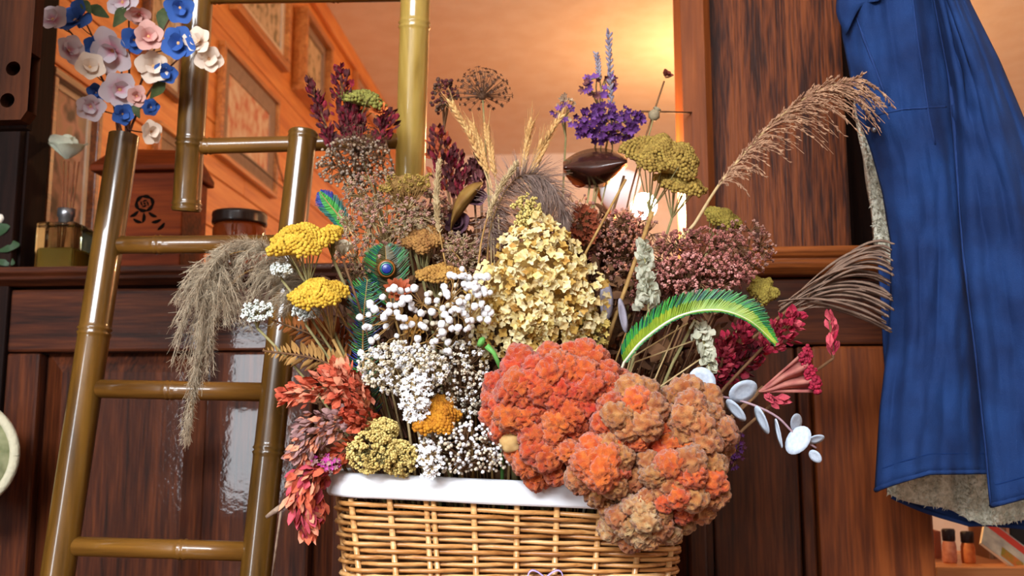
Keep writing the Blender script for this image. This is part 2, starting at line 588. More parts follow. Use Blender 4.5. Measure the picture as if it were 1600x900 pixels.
def to_floor(a, b):
    """extend the line from b through a down to the floor"""
    a, b = Vector(a), Vector(b)
    t = (FLOOR - a.z) / (b.z - a.z)
    return a + (b - a) * t
La, Lb = P(90, 900, 1.42), P(194, 212, 1.56)
Ra, Rb = P(399, 900, 1.40), P(474, 206, 1.54)
Lf, Rf = to_floor(La, Lb), to_floor(Ra, Rb)
lad = thing('bamboo_ladder', 'glossy brown bamboo ladder leaning on the dark panelling left of the basket', 'ladder', ((Lf.x + Rf.x) / 2, (Lf.y + Rf.y) / 2, 0))
def frac(a, b, py):
    lo_, hi_ = 0.0, 1.0
    f_ = lambda t: project(a + (b - a) * t)[1]
    for _ in range(40):
        mid = (lo_ + hi_) / 2
        if f_(mid) > py:
            lo_ = mid
        else:
            hi_ = mid
    return lo_
def project(p):
    v = p - CAM
    d = v.dot(fwd)
    return 800 + F * v.dot(rgt) / d, 450 - F * v.dot(upv) / d, d
culm('rail', Lf, Lb, .0235, .0225, [frac(Lf, Lb, 518), .18], bamboo, lad, hollow=True)
culm('rail', Rf, Rb, .0215, .0205, [frac(Rf, Rb, 704), frac(Rf, Rb, 212), .2], bamboo, lad, hollow=True)
for py0, py1, nd in ((383, 381, .28), (607, 613, .45), (853, 862, .62)):
    tl, tr = frac(Lf, Lb, py0), frac(Rf, Rb, py1)
    a, b = Lf + (Lb - Lf) * tl, Rf + (Rb - Rf) * tr
    culm('rung', a, b, .0135, .0135, [nd], bamboo_x, lad)
for tl in (.12,):
    culm('rung', Lf + (Lb - Lf) * tl, Rf + (Rb - Rf) * tl, .0135, .0135, [.5], bamboo_x, lad)
# the hanging ladder that comes down from the ceiling
def to_ceil(a, b):
    t = (CEIL - a.z) / (b.z - a.z)
    return a + (b - a) * t
Aa, Ab = P(291, 330, 1.60), P(311, 0, 1.60)
Ba, Bb = P(640, 290, 1.60), P(649, 0, 1.60)
At, Bt = to_ceil(Aa, Ab), to_ceil(Ba, Bb)
lad2 = thing('hanging_bamboo_ladder', 'yellow-brown bamboo ladder hanging down above the other ladder, its feet ending in mid-air', 'ladder', ((Aa.x + Ba.x) / 2, (Aa.y + Ba.y) / 2, Aa.z))
culm('rail', Aa, At, .0215, .0205, [frac(Aa, At, 222), frac(Aa, At, 322)], bamboo, lad2, hollow=False)
culm('rail', Ba, Bt, .0235, .0225, [frac(Ba, Bt, 40)], bamboo_lit, lad2, hollow=False)
for pa, pb in ((229, 220), (-6, -10)):
    ta = (P(300, pa, 1.6).z - Aa.z) / (At.z - Aa.z)
    tb_ = (P(640, pb, 1.6).z - Ba.z) / (Bt.z - Ba.z)
    culm('rung', Aa + (At - Aa) * ta, Ba + (Bt - Ba) * tb_, .0125, .0125, [.08, .63], bamboo_x, lad2)

# ================================================================== things in the room behind and round the edges
ZS = ZC                                       # standing height on the cap
# ---- pictures on the pine wall
def print_mat(name, a, b, c, sc):
    m = M(name, a, b, scale=sc, rough=.6, detail=2)
    cr = [n for n in m.node_tree.nodes if n.type == 'VALTORGB'][0]
    e = cr.color_ramp.elements.new(.5)
    e.color = rgb(c)
    return m
def picture(label, px0, px1, ztop, zbot, frame_m, mount, bw, mw, pm, depth=.022):
    Y0, Y1 = PX(px0, 300, XL).y, PX(px1, 300, XL).y
    Y0 = max(Y0, YP + .085)
    T = thing('picture_frame', label, 'picture', (XL, (Y0 + Y1) / 2, zbot), 'pictures on the pine wall')
    def ring(y0, y1, z0, z1, w, xa, xb):
        m_ = MB()
        m_.box((xa, y0, z0), (xb, y1, z0 + w)).box((xa, y0, z1 - w), (xb, y1, z1))
        m_.box((xa, y0, z0 + w), (xb, y0 + w, z1 - w)).box((xa, y1 - w, z0 + w), (xb, y1, z1 - w))
        return m_
    ring(Y0, Y1, zbot, ztop, bw, XL, XL + depth).build('frame', frame_m, T, smooth=False, bevel=.003)
    ring(Y0 + bw, Y1 - bw, zbot + bw, ztop - bw, mw, XL, XL + depth * .45).build('mount', mount, T, smooth=False)
    q = bw + mw
    MB().box((XL, Y0 + q, zbot + q), (XL + depth * .3, Y1 - q, ztop - q)).build('print', pm, T, smooth=False)
    return T
gold_frame = wood('honey_frame', srgb(150, 84, 30), srgb(196, 120, 50), srgb(220, 150, 76), 'Y', 1, .35, .4)
brown_frame = wood('brown_frame', srgb(70, 34, 14), srgb(116, 62, 26), srgb(150, 86, 38), 'Y', 1, .35, .4)
mount_g = M('grey_mount', srgb(150, 128, 112), srgb(164, 140, 122), rough=.8)
mount_c = M('cream_mount', srgb(214, 196, 170), srgb(224, 206, 182), rough=.8)
pr1 = print_mat('pink_rose_print', srgb(226, 206, 184), srgb(206, 130, 104), srgb(216, 180, 150), 22)
pr2 = print_mat('herb_print', srgb(210, 190, 160), srgb(120, 112, 80), srgb(196, 172, 140), 30)
pr3 = print_mat('garden_print', srgb(170, 150, 124), srgb(104, 92, 82), srgb(188, 150, 134), 18)
def Zx(px, py):
    return PX(px, py, XL).z
picture('large picture in brown frame behind the reed diffuser', 50, 133, Zx(133, 150), ZS - .12, brown_frame, mount_c, .018, .012, pr3, .03)
picture('picture with pink roses and wide grey mount between the two ladder rails', 331, 424, Zx(424, 152), Zx(417, 306), gold_frame, mount_g, .016, .055, pr1)
picture('botanical picture in orange frame cut off by the top of the photo', 345, 434, Zx(434, 100) + .42, Zx(432, 104), gold_frame, mount_c, .03, .03, pr2, .03)
picture('narrow deep-framed picture on the pine wall left of the red dried flowers', 450, 496, Zx(494, 60), Zx(494, 186), gold_frame, mount_g, .025, .03, pr2, .05)
picture('small grey card picture just above the wooden rose box', 232, 274, Zx(274, 214), Zx(274, 300), gold_frame, mount_g, .012, .02, mount_g)
picture('picture on the pine wall mostly hidden behind the artificial blossoms', 205, 268, Zx(268, 157) + .36, Zx(268, 157), brown_frame, mount_c, .016, .03, pr2)
picture('farthest small picture on the pine wall near the ceiling', 546, 590, Zx(590, 150), Zx(590, 210), gold_frame, mount_c, .03, .03, pr3)

# ---- loop of thin cord hanging on the wall
cm = MB()
cm.tube(polyline([PX(366, 232, XL + .03), PX(400, 258, XL + .03), PX(440, 292, XL + .03), PX(447, 298, XL + .03), PX(436, 262, XL + .03), PX(430, 238, XL + .03)], 24), .0022, 6)
tag(cm.build('cord', M('black_cord', srgb(40, 24, 16), rough=.6), None, PX(447, 298, XL + .02)), 'thin black cord looped on the pine wall behind the ladder rung', 'cord')

# ---- reed diffuser on the cap
Yd = YP + .07
xd = PY(101, 380, Yd).x
T = thing('reed_diffuser', 'square glass reed diffuser with a pale fabric flower on its reeds', 'diffuser', (xd, Yd, ZS))
hw = .037
zt = PY(101, 352, Yd).z
glass = M('green_glass', srgb(214, 218, 178), srgb(206, 210, 168), rough=.03, trans=1.0, spec=.5)
MB().box((xd - hw, Yd - hw, ZS), (xd + hw, Yd + hw, zt)).build('bottle', glass, T, smooth=False, bevel=.006)
MB().box((xd - hw * .88, Yd - hw * .88, ZS + .005), (xd + hw * .88, Yd + hw * .88, ZS + (zt - ZS) * .5)).build('oil', M('amber_oil', srgb(180, 150, 80), rough=.1, trans=.6), T, smooth=False, bevel=.004)
MB().lathe([(0, 0), (.011, 0), (.0135, .002), (.0135, .018), (.016, .02), (.016, .034), (.006, .035), (0, .03)], (xd, Yd, zt - .004), 20).build('collar', M('silver_cap', srgb(150, 152, 156), rough=.3, metal=.9), T)
top = PY(104, 252, Yd)
for dx in (-.012, -.004, .006, .013):
    MB().tube([(xd + dx * .3, Yd, ZS + .02), (xd + dx + .002, Yd + dx * .3, top.z)], .0016, 6).build('reed', M('reed', srgb(120, 66, 34), srgb(96, 50, 26), rough=.7), T)

def petal_T(l=1.0, w=.7, cup=.3, n=5, tipcurl=0.0, point=1.0):
    """petal template lying along +Y, curving up towards +Z"""
    vs, fs, tip = [], [], []
    for j in range(n + 1):
        v = j / n
        ww = w * .55 * math.sin(PI * min(1, .04 + .90 * v ** 1.15)) ** .55 * (.40 + .60 * min(1, v * 1.5))
        for i in range(n + 1):
            u_ = i / n * 2 - 1
            vs.append((u_ * ww * l, v * l * (1 - .08 * u_ * u_), cup * l * (v ** 1.5) * .8 + cup * .5 * l * u_ * u_ * ww - tipcurl * l * max(0, v - .6) ** 2 * 3))
            tip.append(min(1, v * 1.7))
    for j in range(n):
        for i in range(n):
            a = j * (n + 1) + i
            fs.append((a, a + 1, a + n + 2, a + n + 1))
    return np.array(vs), fs, tip
def petal_mesh(name, mat, **k):
    V, Fc, tip = petal_T(**k)
    me = MB().add(V, Fc).mesh(name, mat)
    at = me.attributes.new('tip', 'FLOAT', 'POINT')
    at.data.foreach_set('value', tip)
    return me
fab = M('pale_green_fabric', srgb(186, 190, 168), srgb(206, 208, 190), scale=40, rough=.9, transl=.3)
pm_ = petal_mesh('fabric_petal', fab, cup=.35, w=.95, tipcurl=.3)
for k in range(7):
    an = 2 * PI * k / 7
    d_ = Vector((math.cos(an), math.sin(an) * .6, .35)).normalized()
    q = Quaternion((0, 0, 1), an - PI / 2) @ Quaternion((1, 0, 0), U(.25, .9))
    part('petal', pm_, T, top + Vector((0, 0, .004)), q, .052 if k % 2 else .042)
for k in range(4):
    an = 2 * PI * k / 4 + .4
    part('petal', pm_, T, top + Vector((0, 0, .012)), Quaternion((0, 0, 1), an) @ Quaternion((1, 0, 0), 1.1), .038)

# ---- wooden box with a black painted rose
Yb = YP + .14
x0, x1 = PY(158, 340, Yb - .06).x, PY(284, 340, Yb - .06).x
zl = PY(220, 262, Yb - .06).z
red_wood = wood('reddish_wood', srgb(70, 24, 5), srgb(100, 38, 9), srgb(122, 52, 14), 'X', .8, .6, 0, spec=.08)
T = thing('wooden_box', 'reddish wooden box with overhanging lid and a black painted rose', 'box', ((x0 + x1) / 2, Yb, ZS))
MB().box((x0, Yb - .06, ZS), (x1, Yb + .06, zl - .008)).build('body', red_wood, T, smooth=False, bevel=.003)
lm = MB()
xa_, xb_ = PY(142, 262, Yb - .07).x, x1 + .008
zr_ = PY(220, 240, Yb).z
lm.add([(xa_, Yb - .075, zl - .008), (xb_, Yb - .075, zl - .008), (xb_, Yb + .075, zl - .008), (xa_, Yb + .075, zl - .008),
        (xa_, Yb - .075, zl + .004), (xb_, Yb - .075, zl + .004), (xb_, Yb + .075, zl + .004), (xa_, Yb + .075, zl + .004),
        (xa_ + .01, Yb, zr_ + .012), (xb_ - .01, Yb, zr_ + .004)],
       [(0, 3, 2, 1), (0, 1, 5, 4), (1, 2, 6, 5), (2, 3, 7, 6), (3, 0, 4, 7), (4, 5, 9, 8), (6, 7, 8, 9), (5, 6, 9), (7, 4, 8)])
lm.build('lid', red_wood, T, smooth=False, bevel=.003)
rm = MB()
yf = Yb - .0605
def blob(cx, cz, a, b, rot, n=14):
    pts = []
    for i in range(n):
        t = 2 * PI * i / n
        r_ = 1 + .15 * math.sin(3 * t)
        x, zz = a * math.cos(t) * r_, b * math.sin(t) * r_
        pts.append((cx + x * math.cos(rot) - zz * math.sin(rot), yf, cz + x * math.sin(rot) + zz * math.cos(rot)))
    rm.add(pts + [(p[0], yf - .0006, p[2]) for p in pts], [tuple(range(n, 2 * n))] + [(i, (i + 1) % n, n + (i + 1) % n, n + i) for i in range(n)])
rc = PY(226, 318, yf)
for k in range(6):
    t = 2 * PI * k / 6 + .3
    blob(rc.x + .015 * math.cos(t), rc.z + .013 * math.sin(t), .0085, .0035, t + PI / 2)
for k in range(4):
    t = 2 * PI * k / 4
    blob(rc.x + .006 * math.cos(t), rc.z + .005 * math.sin(t), .0045, .0016, t + PI / 2 + .4)
blob(rc.x, rc.z, .0022, .0022, 0)
for dx, dz, ro in ((-.018, -.02, .6), (.016, -.022, -.5), (.0, -.027, 1.5), (.024, -.034, .3), (-.012, -.033, -.4), (.034, -.044, .8)):
    blob(rc.x + dx, rc.z + dz, .009, .0032, ro)
rm.build('painted_rose', M('black_paint', srgb(14, 7, 4), rough=.9, spec=.05), T, smooth=False, label='black painted rose')

# ---- amber jar with a dark lid
Yj = YP + .12
cj = PY(374, 360, Yj)
T = thing('candle_jar', 'low amber glass jar with black lid behind the top ladder rung', 'jar', (cj.x, Yj, ZS))
rj = px2m(43, 1.84)
zj_ = PY(374, 334, Yj).z
MB().lathe([(0, 0), (rj * .9, 0), (rj * .97, .006), (rj * .97, zj_ - ZS - .03), (rj * .9, zj_ - ZS - .022), (rj * .86, zj_ - ZS - .022), (rj * .86, .006), (0, .006)], (cj.x, Yj, ZS), 32).build('glass', M('amber_glass', srgb(220, 110, 50), rough=.05, trans=.8), T)
MB().lathe([(rj * .93, -.022), (rj * 1.0, -.022), (rj * 1.02, -.018), (rj, -.010), (rj * 1.02, -.006), (rj, 0), (rj * .8, .002), (0, .002)], (cj.x, Yj, zj_), 32).build('lid', M('black_lid', srgb(40, 26, 20), rough=.3, coat=.4), T)

# ---- small spot lamp: white dome shade, glowing bulb
cl = P(1006, 322, 1.84)
T = thing('desk_lamp', 'lit lamp with white dome shade glowing behind the flowers', 'lamp', (cl.x + .02, cl.y, ZS))
ax = (rgt * -.80 + Vector((0, 0, .42)) - flat * .42).normalized()
sh = MB()
ro_, prof = .042, []
for k in range(11):
    a = k / 10 * PI / 2
    prof.append((ro_ * math.cos(a) + .0005, ro_ * 1.15 * math.sin(a)))
prof2 = [(r * .95, z_ * .95) for r, z_ in reversed(prof)]
sh.lathe(prof + prof2, cl + ax * .042, 28, ax=ax)
sh.build('shade', M('white_enamel', srgb(236, 238, 240), rough=.25, coat=.4), T)
bulb_m = M('glowing_bulb', (1, .58, .27), rough=.4, emit=1050)
bm_ = MB().tpl(ICO3, cl, .0235)
bm_.build('bulb', bulb_m, T)
MB().tube([cl + ax * .02, cl + ax * .092], [.012, .014], 14).build('socket', M('brass', srgb(150, 110, 50), rough=.3, metal=.9), T)
arm = polyline([cl + ax * .09, cl + ax * .11 + Vector((0, .02, -.02)), Vector((cl.x - .02, cl.y + .05, ZS + .06)), Vector((cl.x + .02, cl.y, ZS + .012))], 16)
MB().tube(arm, .005, 10).build('arm', M('brass', (0, 0, 0)), T)
MB().lathe([(0, .014), (.03, .013), (.045, .008), (.047, 0), (0, 0)], (cl.x + .02, cl.y, ZS), 28).build('base', M('brass', (0, 0, 0)), T)

# ---- pendant globe added unseen behind the oak panel to light the back room
cc = Vector((.68, 4.3, 1.85))
T = thing('added_pendant_lamp', 'added globe pendant lamp, unseen behind the oak panel, brightening the room behind', 'lamp', (cc.x, cc.y, cc.z - .08))
MB().lathe([(0, 0), (.05, 0), (.05, -.02), (.0, -.02)], Vector((cc.x, cc.y, CEIL)), 28).build('ceiling_rose', M('brass', (0, 0, 0)), T)
MB().tube([Vector((cc.x, cc.y, CEIL - .02)), cc + Vector((0, 0, .07))], .004, 8).build('cord', M('brass', (0, 0, 0)), T)
MB().tpl(ICO3, cc, .075).build('globe', M('added_glow', (1, .50, .20), emit=175), T)

# ---- board with two holes, top left
T = thing('slotted_board', 'dark brown board with two round holes in the top left corner', 'board', P(-40, 195, 1.3))
bd = MB()
d0 = 1.30
x_r = P(50, 100, d0).x
yb0 = P(0, 100, d0).y
zb = P(20, 192, d0).z
xl_ = x_r - .11
th = .022
def cell(cx, cz, r, x0, x1, z0, z1):
    n = 24
    ci, sq = [], []
    for i in range(n):
        t = 2 * PI * i / n + PI / 4
        c_, s_ = math.cos(t), math.sin(t)
        ci.append((cx + r * c_, cz + r * s_))
        k_ = 1 / max(abs(c_), abs(s_))
        u_, v_ = c_ * k_, s_ * k_
        sq.append((cx + (u_ * (x1 - cx) if u_ > 0 else u_ * (cx - x0)), cz + (v_ * (z1 - cz) if v_ > 0 else v_ * (cz - z0))))
    vs = [(x, yb0, z_) for x, z_ in ci] + [(x, yb0, z_) for x, z_ in sq] + [(x, yb0 + th, z_) for x, z_ in ci] + [(x, yb0 + th, z_) for x, z_ in sq]
    fs = []
    for i in range(n):
        j = (i + 1) % n
        fs += [(i, j, n + j, n + i), (2 * n + i, 3 * n + i, 3 * n + j, 2 * n + j), (j, i, 2 * n + i, 2 * n + j)]
    bd.add(vs, fs)
h1, h2 = P(22, 108, d0), P(17, 160, d0)
zmid = (h1.z + h2.z) / 2
ztop_ = h1.z + (h1.z - zmid)
cell(h1.x, h1.z, .0095, xl_, x_r, zmid, ztop_)
cell(h2.x, h2.z, .0095, xl_, x_r, zb + .012, zmid)
bd.box((xl_, yb0, ztop_), (x_r, yb0 + th, CEIL))
bd.box((xl_, yb0, zb), (x_r - .008, yb0 + th, zb + .012))
bd.add([(x_r, yb0, zb + .012), (x_r - .008, yb0, zb), (x_r - .008, yb0, zb + .012), (x_r, yb0 + th, zb + .012), (x_r - .008, yb0 + th, zb), (x_r - .008, yb0 + th, zb + .012)], [(0, 2, 1), (3, 4, 5), (0, 1, 4, 3)])
bd.build('plank', wood('worn_brown', srgb(36, 16, 7), srgb(54, 26, 11), srgb(70, 34, 14), 'Z', 1, .7, 0, spec=.08), T, smooth=False)
bk = MB().box((xl_ + .01, yb0 + th, h2.z - .03), (x_r - .012, yb0 + th + .012, CEIL))
bk.build('backing', wood_and_shade, T, smooth=False)

# ---- round pad at the left edge
cp = P(-52, 712, 1.62)
T = thing('round_cushion', 'round pale green cushion with cream rim cut off by the left edge', 'cushion', cp - Vector((0, 0, .09)))
q = flat * -1
MB().lathe([(0, .03), (.04, .029), (.065, .02), (.078, .006), (.08, -.01), (.06, -.035), (0, -.035)], cp, 32, ax=q).build('pad', M('green_print', srgb(96, 104, 66), srgb(150, 152, 116), scale=34, rough=.9), T)
MB().tube([cp + q * .006 + (rgt * math.cos(t) + Vector((0, 0, 1)) * math.sin(t)) * .079 for t in [2 * PI * i / 40 for i in range(41)]], .008, 8, cap=False).build('rim', M('cream_cord', srgb(190, 184, 158), rough=.9, bump=.5, scale=200), T)

# ---- leafy sprig at the left edge
T = thing('leafy_sprig', 'dark green leaf sprig with a white bud at the left edge', 'plant', PY(-18, 412, YP - .01))
leaf_dark = M('dark_leaf', srgb(30, 52, 30), srgb(46, 70, 40), scale=60, rough=.5)
lmesh = petal_mesh('sprig_leaf', leaf_dark, cup=.15, w=.55, tipcurl=.4)
b0 = PY(-18, 412, YP - .01)
MB().tube(bez(b0, b0 + Vector((0, 0, .05)), PY(-4, 345, YP - .01), 6), .002, 6).build('stem', leaf_dark, T)
for px, py, sx, an, sp in ((-10, 392, .045, .9, .2), (-8, 372, .04, 1.5, .1), (-12, 402, .04, .35, .4), (-14, 380, .04, 2.4, .3)):
    d_ = rgt * math.cos(an - .6) + Vector((0, 0, 1)) * math.sin(an - .6)
    nrm = (flat * -1 + Vector((0, 0, .3))).normalized()
    xx = d_.cross(nrm).normalized()
    qm = Matrix((xx, d_, xx.cross(d_))).transposed().to_quaternion()
    part('leaf', lmesh, T, PY(px, py, YP - .012), qm, sx)
MB().tpl(lumpy(ICO2, 2, .2), PY(0, 342, YP - .01), .009).build('bud', M('white_bud', srgb(220, 214, 200), rough=.8), T)

# ---- shelf with odds and ends at the lower right
Yh = YP + .30
xs0, xs1 = Xp(1456, 880, YP + .2), Xp(1700, 880, Yh)
zsh = PY(1530, 884, Yh - .1).z
sh_o = thing('shelf_unit', 'pale wooden shelf under the jacket in the lower right corner', 'shelf', ((xs0 + xs1) / 2, Yh, FLOOR))
pine_s = wood('shelf_pine', srgb(150, 92, 50), srgb(182, 118, 70), srgb(204, 142, 90), 'X', .8, .5, .1)
MB().box((xs0, Yh - .12, zsh - .018), (xs1, Yh + .16, zsh)).build('shelf_board', pine_s, sh_o, smooth=False, bevel=.002)
for lx in (xs0, xs1 - .03):
    for ly in (Yh - .115, Yh + .125):
        MB().box((lx, ly, FLOOR), (lx + .03, ly + .03, zsh - .018)).build('leg', pine_s, sh_o, smooth=False, bevel=.002)
def book(label, px0, px1, pyt, Y, mat, tilt=0, dep=.1, nm='book'):
    a, b = PY(px0, 870, Y).x, PY(px1, 870, Y).x
    h = PY((px0 + px1) / 2, pyt, Y).z - zsh
    T = thing(nm, label, 'book', (a, Y, zsh + .0005), 'books on the lower right shelf')
    w_ = b - a
    t_ = min(.003, w_ * .2)
    m_ = MB().box((a, Y, zsh), (a + t_, Y + dep, zsh + h)).box((b - t_, Y, zsh), (b, Y + dep, zsh + h)).box((a + t_, Y, zsh), (b - t_, Y + t_, zsh + h))
    m_.build('cover', mat, T, smooth=False)
    MB().box((a + t_, Y + t_, zsh + .003), (b - t_, Y + dep - .003, zsh + h - .003)).build('pages', M('paper', srgb(226, 206, 172), rough=.9), T, smooth=False)
    if tilt:
        T.rotation_euler = (0, tilt, 0)
    return T
Ybk = Yh - .06
for i, (a, b, t, c, l) in enumerate(((1462, 1472, 830, (196, 128, 104), 'slim pinkish book at the left end of the lower right shelf'),
                         (1546, 1553, 800, (150, 120, 90), 'thin tan book standing in the middle of the lower right shelf'),
                         (1554, 1574, 776, (140, 92, 66), 'wide brown book under the jacket hem, lower right shelf'),
                         (1575, 1580, 780, (196, 140, 110), 'thin peach book beside the wide brown book, lower right shelf'),
                         (1582, 1612, 770, (26, 26, 28), 'black book at the right edge of the lower right shelf'))):
    book(l, a, b, t, Ybk + .07, M('cover_%d' % i, srgb(*c), rough=.6), 0, .1)
def figure(label, px, hw_px, pyt, mat, headm):
    c = PY(px, 870, Ybk)
    h = PY(px, pyt, Ybk).z - zsh
    r_ = px2m(hw_px, 1.95)
    T = thing('jar', label, 'jar', (c.x, Ybk, zsh), 'small jars on the lower right shelf')
    MB().lathe([(0, 0), (r_ * .9, 0), (r_, h * .08), (r_, h * .5), (r_ * .85, h * .62), (r_ * .75, h * .66), (0, h * .66)], (c.x, Ybk, zsh), 18).build('body', mat, T)
    MB().lathe([(r_ * .8, h * .64), (r_ * .9, h * .66), (r_ * .95, h * .95), (r_ * .8, h), (0, h)], (c.x, Ybk, zsh), 18).build('lid', headm, T)
figure('pink-labelled jar with dark lid, left of the two jars on the lower right shelf', 1484, 10, 826, M('pink_label', srgb(220, 160, 140), srgb(200, 130, 110), scale=120, rough=.5), M('dark_lid', srgb(34, 28, 40), rough=.4))
figure('peach jar with dark lid, right of the two jars on the lower right shelf', 1513, 10, 830, M('peach_label', srgb(224, 150, 96), srgb(206, 120, 74), scale=120, rough=.5), M('dark_lid', srgb(34, 28, 40), rough=.4))
# magazine leaning, red band and coloured picture
mg = thing('magazine', 'magazine with red title band leaning at a slant on the lower right shelf', 'magazine', PY(1540, 882, Ybk - .03))
ang = math.radians(-38)
ux = rgt * math.cos(ang) + Vector((0, 0, 1)) * math.sin(ang)
uz = Vector((0, 0, 1)) * math.cos(ang) - rgt * math.sin(ang)
uz = (uz + flat * .9).normalized()
o_ = PY(1530, 850, Ybk - .04)
def sheet(u0, u1, v0, v1, off, th_, nm, mat):
    nn = ux.cross(uz).normalized()
    if nn.y > 0:
        nn = -nn
    m_ = MB()
    q = [o_ + ux * u_ + uz * v_ + nn * (off + w_) for w_ in (0, th_) for u_, v_ in ((u0, v0), (u1, v0), (u1, v1), (u0, v1))]
    m_.add(q, [(0, 3, 2, 1), (4, 5, 6, 7), (0, 1, 5, 4), (1, 2, 6, 5), (2, 3, 7, 6), (3, 0, 4, 7)])
    m_.build(nm, mat, mg, smooth=False)
sheet(0, .09, 0, .07, 0, .005, 'pages', M('paper', (0, 0, 0)))
sheet(0, .09, 0, .07, .005, .0006, 'cover', M('mag_grey', srgb(150, 150, 146), srgb(190, 190, 180), scale=40))
sheet(.004, .086, .048, .066, .0058, .0004, 'title_band', M('mag_red', srgb(190, 44, 26), rough=.5))
sheet(.040, .086, .004, .026, .0058, .0004, 'cover_picture', M('mag_green', srgb(110, 130, 36), srgb(200, 110, 50), scale=60))

# ================================================================== denim jacket
def denim_mat(name, c1, c2):
    m = M(name, c1, c2, scale=14, rough=.85, bump=.35, bscale=900, sheen=.0, detail=6)
    return m
denim = denim_mat('denim', srgb(11, 37, 82), srgb(22, 55, 108))
denim_d = denim_mat('denim_dark', srgb(20, 44, 92), srgb(28, 56, 110))
thread = M('navy_thread', srgb(20, 46, 96), rough=.9, spec=.1)
def sherpa_m():
    return M('sherpa', srgb(196, 190, 168), srgb(222, 218, 200), scale=160, rough=1, bump=1, bscale=260)
sherpa = sherpa_m()
def interp(tab, y):
    for (y0, x0), (y1, x1) in zip(tab, tab[1:]):
        if y <= y1:
            t = (y - y0) / (y1 - y0)
            t = max(0, t)
            return x0 + (x1 - x0) * t
    return tab[-1][1]
ZJ0 = P(1450, 780, 1.36).z
jk = thing('denim_jacket', 'blue denim jacket with cream fleece lining hanging at the right edge', 'jacket', P(1480, 790, 1.40))
def panel(nm, left, right, top_y, bot, d0, bulge, folds, mat, nu=40, nv=90, th=.004, amp=.015):
    """left/right: tables (y, px); bot(u): bottom pixel row"""
    def fn(u_, v_):
        by = bot(u_)
        y = top_y + (by - top_y) * v_
        xl, xr_ = interp(left, y), interp(right, y)
        px = xl + (xr_ - xl) * u_
        d = d0 - bulge * math.sin(PI * (u_ * .9 + .05)) ** .8
        for fu, fw, fa in folds:
            c_ = fu + .05 * math.sin(v_ * 4 + fu * 9)
            d -= fa * math.exp(-((u_ - c_) / fw) ** 2) * (.4 + .6 * math.sin(PI * min(1, v_ * 1.1)))
        nz = noise.noise(Vector((u_ * 3.2 + d0 * 10, v_ * 5, 1.7))) * amp + noise.noise(Vector((u_ * 9, v_ * 9 + 4, 5.1))) * amp * .5 + noise.noise(Vector((u_ * 16 + v_ * 6, v_ * 22, 2.3))) * amp * .28
        # creases at elbow and hip height
        d += nz + .005 * math.sin(v_ * 95 - u_ * 14) * math.exp(-((v_ - .44) / .07) ** 2) * max(0, 1 - u_ * 1.6)
        return P(px, y, d)
    m_ = MB().grid(fn, nu, nv)
    o = m_.build(nm, mat, jk, solid=th)
    return o, fn
TOPY = -330
left_l = [(-330, 1395), (-200, 1330), (-60, 1306), (0, 1312), (60, 1318), (110, 1328), (180, 1340), (235, 1362), (300, 1380), (380, 1393), (460, 1393), (540, 1388), (640, 1376), (770, 1368)]
left_r = [(-330, 1470), (-100, 1480), (0, 1492), (200, 1512), (400, 1526), (560, 1540), (770, 1556)]
right_l = [(-330, 1432), (-100, 1446), (0, 1461), (120, 1484), (240, 1494), (400, 1506), (560, 1526), (700, 1541), (790, 1549)]
right_r = [(-330, 1480), (-150, 1490), (-60, 1496), (0, 1512), (95, 1560), (190, 1600), (280, 1640), (400, 1680), (600, 1720), (800, 1745)]
bl = lambda u_: 767 - 27 * min(1, u_ / .45) ** .8 - 2 * u_
br = lambda u_: 791 - 34 * u_ * 1.5 if u_ < .6 else 760 - 6 * u_
o1, f1 = panel('left_front', left_l, left_r, TOPY, bl, 1.375, .045, [(.25, .10, .012), (.62, .08, .010), (.85, .05, .008)], denim)
o2, f2 = panel('right_front', right_l, right_r, TOPY, br, 1.325, .05, [(.12, .08, .012), (.5, .12, .008)], denim)
# hems and stitched seams
def strip(fn, v0, v1, off, r, nm, mat, u0=0.0, u1=1.0, n=40):
    pts = []
    for i in range(n + 1):
        t = i / n
        p = fn(u0 + (u1 - u0) * t, v0 + (v1 - v0) * t)
        pts.append(p + (CAM - p).normalized() * off)
    return MB().tube(pts, r, 6).build(nm, mat, jk)
for fn in (f1, f2):
    strip(fn, .999, .999, .001, .0035, 'hem', denim)
    strip(fn, .972, .972, .0022, .0008, 'stitching', thread)
strip(f2, .02, 1, .001, .003, 'edge_seam', denim_d, .004, .004)
strip(f1, .47, .465, .0022, .0014, 'stitching', denim_d, .16, .82)
strip(f1, .02, .52, .0022, .0014, 'stitching', denim_d, .60, .66)
strip(f1, .30, .46, .0022, .0018, 'crease', denim_d, .10, .3)
# the pale lining and the dark back
lin_l = [(-330, 1420), (0, 1335), (180, 1340), (240, 1352), (385, 1368), (420, 1400), (560, 1396), (760, 1386), (800, 1386)]
lin_r = [(-330, 1470), (0, 1492), (100, 1535), (200, 1575), (400, 1630), (800, 1660)]
def lb(u_):
    return 770 + 46 * min(1, u_ / .55) + 4 * math.sin(u_ * 14)
o3, f3 = panel('lining', lin_l, lin_r, TOPY, lb, 1.45, -.02, [(.35, .06, -.02), (.62, .05, .02)], sherpa, th=.012, amp=.02)
